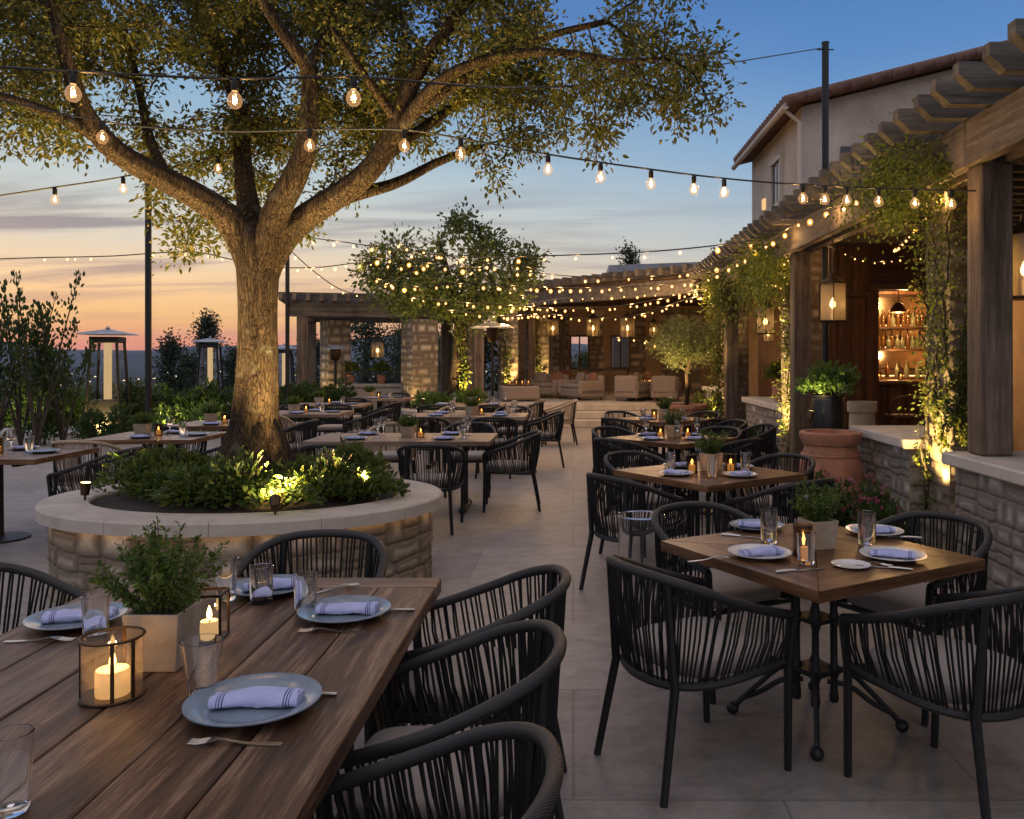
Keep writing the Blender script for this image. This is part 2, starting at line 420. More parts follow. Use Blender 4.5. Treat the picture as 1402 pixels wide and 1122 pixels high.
def np_mesh(name, V, Q, mats, parent=None, attrs=None, smooth=False):
    "mesh from numpy vertices and quads"
    V = np.ascontiguousarray(V, np.float32); Q = np.ascontiguousarray(Q, np.int32)
    me = bpy.data.meshes.new(name); k = Q.shape[1]
    me.vertices.add(len(V)); me.vertices.foreach_set('co', V.ravel())
    me.loops.add(Q.size); me.loops.foreach_set('vertex_index', Q.ravel())
    me.polygons.add(len(Q)); me.polygons.foreach_set('loop_start', np.arange(0, Q.size, k, dtype=np.int32))
    me.polygons.foreach_set('use_smooth', np.full(len(Q), smooth))
    me.update(calc_edges=True)
    for m in (mats if isinstance(mats, (list, tuple)) else [mats]): me.materials.append(m)
    for an, av in (attrs or {}).items():
        at = me.attributes.new(an, 'FLOAT', 'POINT'); at.data.foreach_set('value', np.ascontiguousarray(av, np.float32))
    return link(bpy.data.objects.new(name, me), parent)
def unit(a): return a / np.maximum(np.linalg.norm(a, axis=-1, keepdims=True), 1e-9)
def leaf_arrays(P, D, size, asp=.5, fold=.25, droop=.12, var=.35):
    n = len(P); s = size * (1 + rng.uniform(-var, var, n))[:, None]
    u = unit(D); r = unit(rng.normal(size=(n, 3))); w = unit(np.cross(u, r)); m = np.cross(u, w)
    h = asp * .5
    L = [np.zeros((n, 3)), u * .33 + w * h + m * fold * h, u * .70 + w * h * .8 + m * fold * h, u - m * droop,
         u * .70 - w * h * .8 + m * fold * h, u * .33 - w * h + m * fold * h]
    V = np.stack([P + x * s for x in L], 1).reshape(-1, 3)
    b = (np.arange(n) * 6)[:, None]
    Q = np.concatenate([b + np.array([0, 1, 2, 3]), b + np.array([0, 3, 4, 5])], 1).reshape(-1, 4)
    return V, Q
def leaves(name, P, D, size, mat, parent=None, **kw):
    V, Q = leaf_arrays(np.asarray(P, float), np.asarray(D, float), size, **kw)
    return np_mesh(name, V, Q, mat, parent)
def in_ellipsoids(els, dens):
    "random points in a union of ellipsoids (c, r), dens points per unit volume"
    out = []
    for c, r, *k in els:
        vol = 4 / 3 * PI * r[0] * r[1] * r[2]; n = max(3, int(vol * dens * (k[0] if k else 1)))
        d = unit(rng.normal(size=(n, 3))) * (rng.random(n) ** .42)[:, None]
        out.append(np.array(c) + d * np.array(r))
    return np.concatenate(out)
def lump(P, f=1.6, seed=0):
    "cheap smooth 3-D noise, 0..1"
    g = np.random.default_rng(seed); v = np.zeros(len(P))
    for _ in range(7):
        k = g.normal(size=3) * f; v += np.sin(P @ k + g.uniform(0, 6.28))
    return .5 + .5 * np.tanh(v / 1.9)
def colonize(nodes, parents, A, step=.12, infl=1.2, kill=.2, iters=70, grav=0.0):
    N = [np.array(p, float) for p in nodes]; par = list(parents)
    A = np.array(A); NN = np.array(N)
    d = np.full(len(A), 1e9); near = np.zeros(len(A), int)
    for i in range(0, len(NN), 200):
        dd = np.linalg.norm(A[:, None] - NN[None, i:i + 200], axis=2); j = dd.argmin(1); m = dd[np.arange(len(A)), j]
        u = m < d; d[u] = m[u]; near[u] = i + j[u]
    alive = d > kill; seen = {}
    for it in range(iters):
        act = alive & (d < infl)
        if not act.any():
            if not alive.any(): break
            act = alive & (d < infl * 3)
            if not act.any(): break
        idx = near[act]; dirs = unit(A[act] - np.array(N)[idx])
        acc = {}
        for i, v in zip(idx, dirs): acc[i] = acc.get(i, 0) + v
        new = []
        for i, v in acc.items():
            v = unit(v + rng.normal(size=3) * .12 + np.array([0, 0, grav])); p = N[i] + v * step
            if seen.get(i, 0) > 3: continue
            seen[i] = seen.get(i, 0) + 1
            new.append(len(N)); N.append(p); par.append(i)
        if not new: break
        for b in range(0, len(new), 300):
            ids = np.array(new[b:b + 300]); PP = np.array([N[k] for k in ids])
            dd = np.linalg.norm(A[:, None] - PP[None], axis=2); j = dd.argmin(1); m = dd[np.arange(len(A)), j]
            u = m < d; d[u] = m[u]; near[u] = ids[j[u]]
        alive &= d > kill
    return np.array(N), np.array(par)
def branch_mesh(N, par, mb, tip=.006, power=.42, minr=None, skip=0, rmax=.2, sides=5):
    "tubes along the grown skeleton; returns node radii"
    n = len(N); cnt = np.zeros(n); ch = [[] for _ in range(n)]
    for i in range(n):
        if par[i] >= 0: ch[par[i]].append(i)
    for i in range(n - 1, -1, -1):
        if not ch[i]: cnt[i] = 1
        if par[i] >= 0: cnt[par[i]] += cnt[i]
    r = np.minimum(tip * cnt ** power, rmax)
    if minr is not None: r[:len(minr)] = np.maximum(r[:len(minr)] * 0, minr)
    st = [(i, True) for i in range(n) if par[i] < 0]
    heads = [(c, i) for i in range(skip) for c in ch[i] if c >= skip]
    if not skip: heads = [(i, -1) for i in range(n) if par[i] < 0]
    while heads:
        c, p = heads.pop(); path = [N[p]] if p >= 0 else []; rr = [min(r[p], r[c] * 1.15)] if p >= 0 else []
        while True:
            path.append(N[c]); rr.append(r[c])
            if not ch[c]: break
            k = max(ch[c], key=lambda q: cnt[q])
            for q in ch[c]:
                if q != k: heads.append((q, c))
            c = k
        if len(path) > 1: mb.tube(path, rr, sides if max(rr) < .03 else sides + 3, cap=False)
    return r, cnt
def stone_arrays(mapf, Wd, Ht, cell=(.28, .17), res=.018, depth=.035, seed=0, wrap=False):
    g = np.random.default_rng(seed)
    nu = int(Wd / res) + 2; nv = int(Ht / res) + 2
    u = np.linspace(0, Wd, nu); v = np.linspace(0, Ht, nv); U, Vv = np.meshgrid(u, v); P = np.stack([U.ravel(), Vv.ravel()], 1)
    P3 = np.c_[P, np.zeros(len(P))]; wu = .018 * (lump(P3 * 6, 1.6, seed + 1) - .5) + .009 * (lump(P3 * 21, 1.6, seed + 2) - .5); wv = .016 * (lump(P3 * 6, 1.6, seed + 3) - .5) + .010 * (lump(P3 * 21, 1.6, seed + 4) - .5)
    PU = np.mod(P[:, 0] + wu, Wd) if wrap else P[:, 0] + wu; PV = P[:, 1] + wv
    # courses of squared rubble, some stones split in two
    R_ = []; y = -.02
    while y < Ht + .02:
        hh = cell[1] * g.uniform(.72, 1.3); x = -cell[0] * g.uniform(.1, .9); 
        if y + hh > Ht - .05: hh = Ht + .03 - y
        while x < Wd + .05:
            ww = cell[0] * g.uniform(.5, 1.45)
            if hh > cell[1] * .85 and g.random() < .28:
                k = hh * g.uniform(.38, .62); R_ += [(x, x + ww, y, y + k), (x, x + ww, y + k, y + hh)]
            elif g.random() < .12 and ww > cell[0]: R_ += [(x, x + ww * .45, y, y + hh), (x + ww * .45, x + ww, y, y + hh)]
            else: R_.append((x, x + ww, y, y + hh))
            x += ww
        y += hh
    n_ = len(R_); sid = g.random(n_); sh = g.uniform(.35, 1.2, n_); E = np.zeros(len(P)); I = np.zeros(len(P), int); tl = g.normal(size=(n_, 2)) * .9
    T_ = np.zeros(len(P))
    for k, (x0, x1, y0, y1) in enumerate(R_):
        m = np.where((PU >= x0) & (PU < x1) & (PV >= y0) & (PV < y1))[0]
        if not len(m): continue
        dx = np.minimum(PU[m] - x0, x1 - PU[m]); dy = np.minimum(PV[m] - y0, y1 - PV[m]); rc = .030
        cx = np.maximum(rc - dx, 0); cy_ = np.maximum(rc - dy, 0)
        E[m] = np.where((cx > 0) & (cy_ > 0), rc - np.hypot(cx, cy_), np.minimum(dx, dy)); I[m] = k
        T_[m] = tl[k, 0] * (PU[m] - (x0 + x1) / 2) * .1 + tl[k, 1] * (PV[m] - (y0 + y1) / 2) * .1
    E = np.maximum(E - .003, 0)
    t = np.clip(E / max(.009, res * 1.1), 0, 1); bulge = .90 * (1 - (1 - t) ** 2.2) + .10 * np.clip(E / .07, 0, 1)
    rough = .22 * (lump(np.c_[P * 15, I * 1.7], 1.5, seed + 5) - .5) + .10 * (lump(np.c_[P * 40, I * 2.3], 1.5, seed + 9) - .5)
    h = depth * .50 * bulge * (.55 + .45 * sh[I] + rough) + np.clip(T_ * .35, -.004, .004) * bulge
    gap = np.clip(1.05 - E / .0055, 0, 1) * float(np.clip(.009 / res, .22, 1))
    X = mapf(P[:, 0], P[:, 1], h)
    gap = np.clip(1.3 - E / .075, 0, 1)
    ii = np.arange(nu * nv).reshape(nv, nu)
    Q = np.stack([ii[:-1, :-1], ii[:-1, 1:], ii[1:, 1:], ii[1:, :-1]], -1).reshape(-1, 4)
    return X, Q, sid[I], gap
def stone_obj(name, panels, mat, parent=None):
    Vs = []; Qs = []; A = []; G = []; o = 0
    for X, Q, s, g in panels:
        Vs.append(X); Qs.append(Q + o); A.append(s); G.append(g); o += len(X)
    return np_mesh(name, np.concatenate(Vs), np.concatenate(Qs), mat, parent, {'sid': np.concatenate(A), 'gap': np.concatenate(G)}, True)
def stone_block(name, sx, sy, z0, z1, mat, parent, seed=0, cell=(.26, .17), res=.02, depth=.03, sides='WSEN'):
    "rubble faced block centred on the parent's origin"
    P = []; H = z1 - z0
    for k, sd in enumerate('SENW'):
        if sd not in sides: continue
        ang = k * PI / 2; wd = sx if k % 2 == 0 else sy; off = (sy if k % 2 == 0 else sx) / 2
        ca, sa = math.cos(ang), math.sin(ang)
        def f(u, v, h, wd=wd, off=off, ca=ca, sa=sa):
            # corners pulled in to meet
            e = np.minimum(u, wd - u); h = h * np.clip(e / .02, 0, 1); x = u - wd / 2; y = -off - h
            return np.stack([x * ca - y * sa, x * sa + y * ca, z0 + v], 1)
        P.append(stone_arrays(f, wd, H, cell, res, depth, seed + k))
    return stone_obj(name, P, mat, parent)
def lamp(kind, name, loc, power, color=(1, .62, .28), radius=.02, target=None, angle=70, blend=.6, parent=None):
    d = bpy.data.lights.new(name, kind); d.energy = power; d.color = color; d.shadow_soft_size = radius
    o = bpy.data.objects.new(name, d); COL.objects.link(o); o.location = loc
    if kind == 'SPOT':
        d.spot_size = math.radians(angle); d.spot_blend = blend
        o.rotation_euler = (Vector(target) - Vector(loc)).to_track_quat('-Z', 'Y').to_euler()
    if parent is not None: o.parent = parent
    return o
# ------------------------------------------------------------------ sky
def build_world():
    w = bpy.data.worlds.new("World"); SC.world = w; w.use_nodes = True
    nt = w.node_tree; nt.nodes.clear()
    t = NT.__new__(NT); t.t = nt; t.m = None
    out = t.n('OutputWorld'); bg = t.n('Background')
    tc = t.n('TexCoord'); d = tc.outputs['Generated']
    nz = t.n('VectorMath', operation='NORMALIZE'); t.L(d, nz.inputs[0]); d = nz.outputs[0]
    sp = t.n('SeparateXYZ'); t.L(d, sp.inputs[0]); z = sp.outputs['Z']
    hx = t.n('CombineXYZ'); t.L(sp.outputs['X'], hx.inputs[0]); t.L(sp.outputs['Y'], hx.inputs[1])
    hn = t.n('VectorMath', operation='NORMALIZE'); t.L(hx.outputs[0], hn.inputs[0])
    dt = t.n('VectorMath', operation='DOT_PRODUCT'); t.L(hn.outputs[0], dt.inputs[0]); dt.inputs[1].default_value = Vector((-.62, 1, 0)).normalized()
    az = t.ramp(dt.outputs['Value'], [(.66, 0.0), (.99, 1.0)])
    zz = t.math('MULTIPLY', z, 1.6)
    # elevation sine 0..0.42 is the part in the picture
    sun = t.ramp(zz, [(0, lin((232, 136, 100))), (.03, lin((255, 162, 92))), (.065, lin((255, 198, 116))), (.13, lin((255, 214, 158))),
                      (.20, lin((226, 214, 192))), (.29, lin((198, 208, 206))), (.42, lin((150, 184, 208))), (.60, lin((86, 130, 190))), (1, lin((66, 104, 166)))])
    far = t.ramp(zz, [(0, lin((206, 176, 160))), (.05, lin((214, 190, 168))), (.13, lin((208, 202, 188))), (.22, lin((182, 194, 198))),
                      (.36, lin((132, 168, 204))), (.52, lin((90, 136, 192))), (.70, lin((70, 116, 178))), (1, lin((60, 98, 160)))])
    col = t.mix(az, far, sun)
    # streaky clouds: noise over a flat cloud layer
    inv = t.math('DIVIDE', 1.0, t.math('ADD', z, .10))
    cm = t.n('CombineXYZ'); t.L(t.math('MULTIPLY', sp.outputs['X'], inv), cm.inputs[0]); t.L(t.math('MULTIPLY', sp.outputs['Y'], inv), cm.inputs[1])
    mp = t.n('Mapping'); mp.inputs['Scale'].default_value = (.40, 1.5, 1); mp.inputs['Rotation'].default_value = (0, 0, -.18); mp.inputs['Location'].default_value = (3.1, .6, 0); t.L(cm.outputs[0], mp.inputs[0])
    n = t.noise(mp.outputs[0], 1.25, 9, .58, .5)
    m = t.ramp(n, [(.47, 0.), (.60, 1.)])
    lo = t.ramp(z, [(.02, .2), (.06, .5), (.09, .85), (.16, 1.), (.22, .55), (.30, .1), (.36, 0.)])
    m = t.math('MULTIPLY', t.math('MULTIPLY', m, lo), t.math('ADD', t.math('MULTIPLY', az, .75), .05))
    ccol = t.ramp(z, [(.02, lin((196, 122, 122))), (.08, lin((150, 128, 134))), (.14, lin((118, 116, 130))), (.2, lin((132, 142, 154))), (.3, lin((150, 166, 184)))])
    col = t.mix(t.math('MULTIPLY', m, .95), col, ccol)
    sky = t.n('TexSky', sky_type='NISHITA'); sky.sun_disc = False; sky.sun_elevation = math.radians(1.2); sky.sun_rotation = math.radians(-32)
    sk = t.n('VectorMath', operation='SCALE'); t.L(sky.outputs[0], sk.inputs[0]); sk.inputs['Scale'].default_value = .05
    col2 = t.mix(.10, col, sk.outputs[0])
    # the high sky and the eastern sky behind the camera, still pale after sunset
    hi = t.ramp(z, [(.42, 0.), (.70, 1.)]); bk = t.ramp(t.math('ADD', t.math('MULTIPLY', sp.outputs['Y'], -.5), .5), [(.42, 0.), (.72, 1.)])
    col2 = t.mix(t.math('MAXIMUM', hi, bk), col2, (.66, .63, .70))
    t.L(col2, bg.inputs['Color']); bg.inputs['Strength'].default_value = 1.0
    t.L(bg.outputs[0], out.inputs['Surface'])
build_world()
sd = bpy.data.lights.new("afterglow_sun", 'SUN'); sd.energy = .12; sd.angle = math.radians(25); sd.color = (1, .62, .40)
so = bpy.data.objects.new("afterglow_sun", sd); COL.objects.link(so)
so.rotation_euler = Vector((.62, -1, -.06)).to_track_quat('-Z', 'Y').to_euler()
SC.view_settings.view_transform = 'Standard'; SC.view_settings.look = 'None'; SC.view_settings.exposure = .22; SC.view_settings.gamma = 1
cy = SC.cycles
cy.use_denoising = True
try: cy.denoiser = 'OPENIMAGEDENOISE'; cy.denoising_input_passes = 'RGB_ALBEDO_NORMAL'
except Exception: pass
cy.max_bounces = 8; cy.transparent_max_bounces = 24; cy.sample_clamp_indirect = 4; cy.caustics_reflective = False; cy.caustics_refractive = False
cy.diffuse_bounces = 3; cy.use_light_tree = True

# ------------------------------------------------------------------ ground
def paving():
    t = NT('stone paving'); v = t.coord('Object', (1, 1, 1))
    b = t.n('TexBrick', offset=.5, squash=1.0)
    for k, x in (('Scale', 1.0), ('Mortar Size', .006), ('Mortar Smooth', .3), ('Brick Width', 1.5), ('Row Height', 1.0), ('Bias', 0.)): b.inputs[k].default_value = x
    b.inputs['Color1'].default_value = (.0, .0, .0, 1); b.inputs['Color2'].default_value = (1, 1, 1, 1); b.inputs['Mortar'].default_value = (.5, .5, .5, 1)
    t.L(v, b.inputs['Vector'])
    n = t.noise(v, .55, 6, .6); n2 = t.noise(v, 5, 9, .72, .4); n3 = t.noise(v, 70, 5, .7)
    n4 = t.noise(t.coord('Object', (2, 11, 1)), 1.5, 6, .65, .6)
    c = t.mix(b.outputs['Color'], (.285, .25, .228), (.335, .297, .27))
    c = t.mix(.5, c, t.ramp(n, [(.3, .66), (.62, 1.)]), 'MULTIPLY')
    c = t.mix(.75, c, t.ramp(n2, [(.36, .5), (.56, 1.)]), 'MULTIPLY')
    c = t.mix(.25, c, t.ramp(n4, [(.38, .5), (.58, 1.)]), 'MULTIPLY')
    c = t.mix(.3, c, t.ramp(n3, [(.3, .5), (.7, 1.)]), 'MULTIPLY')
    c = t.mix(t.math('MULTIPLY', b.outputs['Fac'], .45), c, (.07, .06, .052))
    h = t.math('SUBTRACT', t.math('ADD', t.math('MULTIPLY', n2, .6), t.math('ADD', t.math('MULTIPLY', n3, .2), t.math('MULTIPLY', n4, .15))), t.math('MULTIPLY', b.outputs['Fac'], 1.3))
    r = t.math('ADD', t.math('MULTIPLY', n2, .35), .36)
    return t.done(t.pbr(c, r, normal=t.bump(h, .45, .008), spec=.45))
M['paving'] = paving()
mb = MB(); mb.prism([(-13.5, -4), (9, -4), (9, 31), (-13.5, 31)], -.3, 0)
tag(mb.build('patio_paving', M['paving']), 'large stone pavers of the dining terrace with fine joints', 'paving', kind='structure')
def terrain():
    t = NT('dusky valley ground'); v = t.coord('Object'); n = t.noise(v, .012, 8, .65); n2 = t.noise(v, .2, 5, .6)
    c = t.mix(n, (.016, .030, .022), (.05, .06, .05)); c = t.mix(.4, c, t.ramp(n2, [(.3, .4), (.7, 1.)]), 'MULTIPLY')
    M['valley'] = t.done(t.pbr(c, .95, spec=.1))
    t = NT('far mountain slopes'); v = t.coord('Object'); n = t.noise(v, .0012, 7, .6)
    M['mountain'] = t.done(t.pbr(t.mix(n, (.045, .06, .055), (.09, .10, .085)), 1, spec=0))
    rr = np.r_[0, np.geomspace(8, 11000, 70)]; na = 120; th = np.linspace(0, 2 * PI, na, endpoint=False)
    Rr, T = np.meshgrid(rr, th, indexing='ij'); X = Rr * np.sin(T); Y = Rr * np.cos(T) + 12
    s = np.clip((Rr - 34) / 500, 0, 1); s = s * s * (3 - 2 * s)
    Z = -.35 - 70 * s + s * 5 * (lump(np.c_[X.ravel() / 300, Y.ravel() / 300, np.zeros(X.size)], 1.2, 3).reshape(X.shape) - .5)
    ii = np.arange(X.size).reshape(X.shape)
    jj = np.roll(ii, -1, 1)
    Q = np.stack([ii[:-1], ii[1:], jj[1:], jj[:-1]], -1).reshape(-1, 4)
    tag(np_mesh('valley_ground', np.stack([X, Y, Z], -1).reshape(-1, 3), Q, M['valley'], smooth=True), 'dark valley floor falling away beyond the terrace', 'ground', kind='structure')
    for k, (r0, r1, hh, sd) in enumerate(((6200, 8200, 230, 2), (8800, 10600, 350, 8))):
        nr, na = 14, 260; rad = np.linspace(r0, r1, nr); th = np.linspace(math.radians(-80), math.radians(80), na)
        Rr, T = np.meshgrid(rad, th, indexing='ij'); f = np.linspace(0, 1, nr)[:, None]
        prof = .70 + .25 * np.sin(T * 5.1 + sd) * .4 + .16 * np.sin(T * 11 + 2 * sd) + .05 * np.sin(T * 31 + sd) + .02 * np.sin(T * 83)
        prof = prof * (1 - .25 * np.clip((T + .30) / .5, 0, 1))
        shape = np.sin(np.clip(f / .6, 0, 1) * PI / 2) * np.cos(np.clip((f - .6) / .4, 0, 1) * PI / 2)
        Z = -75 + (hh * prof) * shape + 12 * (lump(np.c_[(Rr * T).ravel() / 500, Rr.ravel() / 500, Rr.ravel() * 0], 1.6, sd).reshape(Rr.shape) - .5) * shape
        ii = np.arange(nr * na).reshape(nr, na); Q = np.stack([ii[:-1, :-1], ii[:-1, 1:], ii[1:, 1:], ii[1:, :-1]], -1).reshape(-1, 4)
        V = np.stack([Rr * np.sin(T), Rr * np.cos(T), Z], -1).reshape(-1, 3)
        tag(np_mesh('mountains', V, Q, M['mountain'], smooth=True), ('nearer lower lilac ridge across the valley', 'highest far blue ridge on the skyline')[k], 'mountains', kind='structure')
    mb = MB(); g = np.random.default_rng(5)
    for k in range(190):
        a = math.radians(g.uniform(-42, 2)); r = g.uniform(900, 4200); mb.box((r * math.sin(a), r * math.cos(a), -66 + g.uniform(0, 6)), (r * .0016 * g.uniform(.5, 2.2), r * .001, r * .0009))
    tag(mb.build('town_lights', M['town']), 'scatter of tiny warm town lights in the valley', 'lights', kind='stuff')
terrain()

# ------------------------------------------------------------------ steps and lounge floor
mb = MB()
for k, y in enumerate((18.9, 19.3, 19.7)):
    mb.box((.75, y + .2 if k < 2 else y + 4.65, .0835 + k * .167), (7.4, .4 if k < 2 else 9.3, .167), 0, .012)
tag(mb.build('lounge_steps', M['cap']), 'three broad limestone steps up to the lounge floor', 'steps', kind='structure')

# ------------------------------------------------------------------ house with the tiled roof
def house():
    h = thing('stucco_house', 'cream stucco house with clay tiled roof rising behind the pergola', 'house', (7.2, 21, 0))
    ox = (7.2, 21, 0)
    mb = MB()
    mb.prism([(5.0, 18.4), (11, 18.4), (11, 23.5), (5.0, 23.5)], 0, 7.08)
    # gable part under the sloping roof
    V = [(5.0, 18.4, 7.08), (11, 18.4, 7.08), (11, 18.4, 8.58), (5.0, 23.5, 7.08), (11, 23.5, 7.08), (11, 23.5, 8.58)]
    mb.add(V, [(0, 1, 2), (3, 5, 4), (0, 2, 5, 3), (1, 4, 5, 2)])
    wl = mb.build('wall', M['stucco'], h, ox)
    sl = 1.5 / 6.0
    rf = MB()
    def zr(x): return 7.13 + (x - 5.0) * sl
    Vq = []
    for dz in (0, .09):
        Vq += [(4.62, 18.05, zr(4.62) + dz), (11.2, 18.05, zr(11.2) + dz), (11.2, 23.9, zr(11.2) + dz), (4.62, 23.9, zr(4.62) + dz)]
    rf.add(Vq, [(3, 2, 1, 0), (4, 5, 6, 7), (0, 1, 5, 4), (1, 2, 6, 5), (2, 3, 7, 6), (3, 0, 4, 7)])
    y = 18.2
    while y < 23.9:      # rows of barrel tiles down the slope
        x = 4.55
        while x < 11.1:
            rf.tube([(x, y, zr(x) + .11), (x + .44, y, zr(x + .44) + .13)], [.105, .085], 8, True)
            x += .42
        y += .25
    roof = rf.build('roof', M['roof_tile'], h, ox)
    bt = MB(); x = 4.55
    while x < 11.1:
        bt.tube([(x, 18.0, zr(x) + .06), (x + .47, 18.0, zr(x + .47) + .08)], [.125, .105], 10, True); x += .45
    bt.build('verge_tiles', M['roof_tile'], roof)
    bt = bpy.data.objects['verge_tiles']; bt.location = (-7.2, -21, 0)
    g = MB(); g.tube([(4.56, 18.0, 6.98), (4.56, 23.9, 6.98)], .07, 10); g.tube([(4.6, 18.25, 6.95), (4.93, 18.3, 6.7), (4.93, 18.3, .2)], .045, 8)
    gt = g.build('gutter', M['trim'], roof); gt.location = (-7.2, -21, 0)
    w = MB(); w.box((4.985, 20.45, 5.82), (.06, .86, .98)); wn = w.build('window', M['dark_glass'], h, ox)
    f = MB()
    for dy in (-.47, .47): f.box((4.96, 20.45 + dy, 5.82), (.12, .1, 1.2))
    for dz in (-.56, .56): f.box((4.955, 20.45, 5.82 + dz), (.13, 1.06, .11))
    f.box((4.965, 20.45, 5.82), (.05, .04, 1.0))
    ff = f.build('window_frame', M['trim'], wn); ff.location = (-7.2, -21, 0)
    w = MB(); w.box((6.02, 18.385, 6.03), (.34, .05, .34)); w.build('vent', M['dark_glass'], h, ox)
    w = MB(); w.box((4.97, 21.9, 5.58), (.08, .2, .28), 0, .01); w.build('wall_lamp', M['window_lit'], h, ox)
house()
gb = thing('flat_roofed_building', 'grey flat roofed building edge showing above the lounge pergola', 'building', (4, 30, 0))
m1 = MB(); m1.prism([(1.4, 29.8), (6.5, 28), (6.5, 33), (1.4, 33)], 0, 4.6); m1.build('wall', M['grey_roof'], gb, (4, 30, 0))
m1 = MB(); m1.prism([(1.25, 29.7), (6.65, 27.9), (6.65, 33.1), (1.25, 33.1)], 4.602, 4.85); m1.build('roof', M['grey_roof'], gb, (4, 30, 0))

# ------------------------------------------------------------------ pergola along the walkway
BX = 2.78
def rafter(mb, x0, x1, y, z, w=.088, h=.165, rise=.0):
    "timber rafter with a cut nose at its x0 end"
    pr = [(x0, z + h), (x0, z + h * .55), (x0 + .10, z), (x1, z), (x1, z + h)]
    n = len(pr); j = RND.uniform(-.008, .008)
    V = [(x, y - w / 2 + j, zz) for x, zz in pr] + [(x, y + w / 2 + j, zz) for x, zz in pr]
    mb.add(V, [tuple(range(n)), tuple(range(2 * n - 1, n - 1, -1))] + [(k, k + n, (k + 1) % n + n, (k + 1) % n) for k in range(n)])
pg = thing('timber_pergola', 'long weathered timber pergola with overhanging rafters along the walkway', 'pergola', (3, 10, 0))
PO = (3, 10, 0)
POST_Y = (5.87, 10.75, 15.5)
for k, y in enumerate(POST_Y):
    mb = MB(); z0 = .905 if k == 0 else 0
    mb.box((BX + .13, y, (z0 + 2.92) / 2), (.22, .22, 2.92 - z0), 0, .012); mb.build('post', M['beam_z'], pg, PO)
ends = (1.0, 5.9, 10.78, 17.75)
for a, b in zip(ends[:-1], ends[1:]):
    mb = MB(); mb.box((BX + .02, (a + b) / 2, 3.083), (.10, b - a - .006, .326), 0, .01); mb.box((BX + .24, (a + b) / 2, 3.083), (.10, b - a - .006, .326), 0, .01)
    mb.build('beam', M['beam_y'], pg, PO)
y = 3.92
while y < 17.8:
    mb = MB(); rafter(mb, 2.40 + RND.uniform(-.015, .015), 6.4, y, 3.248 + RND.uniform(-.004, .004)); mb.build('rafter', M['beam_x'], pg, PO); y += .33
mb = MB(); x = 3.06
while x < 6.4: mb.box((x + .145, 9.5, 3.45), (.285, 17.2, .035), 0, .004); x += .29
mb.build('roof_boards', M['dark_wood_y'], pg, PO)
# stone piers behind the posts
PIER_Y = (6.85, 11.75, 16.6)
PIERS = []
for k, (y, lb) in enumerate(zip(PIER_Y, ('stone pier covered in uplit vine beside the nearest timber post', 'stone pier with vine behind the lantern near the potted shrub', 'farthest stone pier of the walkway pergola by the olive tree'))):
    p = thing('stone_pier', lb, 'pier', (3.19, y, 0), 0, 'stone piers of the pergola')
    stone_block('shaft', .44, .44, 0, 3.2, M['rubble_tan'], p, 40 + 7 * k, (.24, .15), .012 if k == 0 else .02, .03, 'SWEN'); PIERS.append(p)
# low walls with coping
def low_wall(lb, x, y0, y1, h, seed, wd=.42, res=.02, mat='rubble_pale', cap='cap_white'):
    yc = (y0 + y1) / 2; p = thing('low_wall', lb, 'wall', (x + wd / 2, yc, 0), 0, 'low stone walls beside the walkway')
    stone_block('wall_stones', wd - .06, y1 - y0 - .06, 0, h - .09, M[mat], p, seed, (.20, .135), res, .04, 'SWN')
    n = max(1, int((y1 - y0) / 1.3)); mb = MB(); L = (y1 - y0 + .1) / n
    for k in range(n): mb.box((0, -(y1 - y0 + .1) / 2 + (k + .5) * L, h - .045), (wd + .1, L - .004, .09), 0, .012)
    mb.build('coping', M[cap], p); return p
low_wall('nearest low stone wall, pale rubble under a thick coping', 2.72, 2.2, 6.06, .90, 3, .62, .008)
low_wall('short low stone wall beside the big terracotta pot', 2.83, 7.12, 8.4, .90, 9, .62, .010)
low_wall('low stone wall with a potted plant under the second lantern', 2.98, 12.0, 14.6, .90, 15)
low_wall('farthest low stone wall beside the olive tree', 2.9, 16.9, 18.6, .95, 21)
# ------------------------------------------------------------------ bar room under the pergola
iw = thing('bar_partition', 'dark wood panel wall to the left of the bar shelves', 'wall', (3.95, 12.4, 0))
mb = MB(); x = 3.5
while x < 4.32: mb.box((x + .10, 12.4, 1.62), (.196, .08, 3.2), 0, .006); x += .2
mb.build('boards', M['dark_wood_z'], iw, (3.95, 12.4, 0))
mb = MB(); mb.box((3.5 + .41, 12.35, 1.25), (.84, .04, .06), 0, .004); mb.box((3.5 + .41, 12.35, 2.5), (.84, .04, .08), 0, .004); mb.build('rails', M['dark_wood_x'], iw, (3.95, 12.4, 0))
iw = thing('bar_back_wall', 'warm dark timber wall behind the bar', 'wall', (5.5, 14.3, 0))
mb = MB(); z = 0
while z < 3.2: mb.box((5.6, 14.3, z + .1), (2.7, .1, .196), 0, .005); z += .2
mb.build('boards', M['dark_wood_x'], iw, (5.5, 14.3, 0))
mb = MB(); mb.box((5.6, 12.38, 2.98), (2.5, .1, .80)); mb.build('bulkhead', M['dark_wood_x'], iw, (5.5, 14.3, 0))
iw = thing('dining_room_wall', 'warm plaster wall deep under the pergola at the right', 'wall', (6.3, 8, 0))
mb = MB(); mb.box((6.3, 7.5, 1.6), (.12, 13.3, 3.2)); mb.build('plaster', M['plaster_warm'], iw, (6.3, 8, 0))
iw = thing('lounge_side_wall', 'dim timber side wall behind the second and third posts', 'wall', (4.37, 16, 0))
mb = MB(); y = 12.46
while y < 19.6: mb.box((4.37, y + .15, 1.62), (.1, .296, 3.2), 0, .006); y += .3
mb.build('boards', M['dark_wood_z'], iw, (4.37, 16, 0))
bc = thing('bar_counter', 'dark wood bar counter with bottles and stools', 'bar counter', (5.4, 12.75, 0))
mb = MB(); x = 4.42
while x < 6.2: mb.box((x + .145, 12.62, .58), (.286, .06, 1.16), 0, .006); x += .29
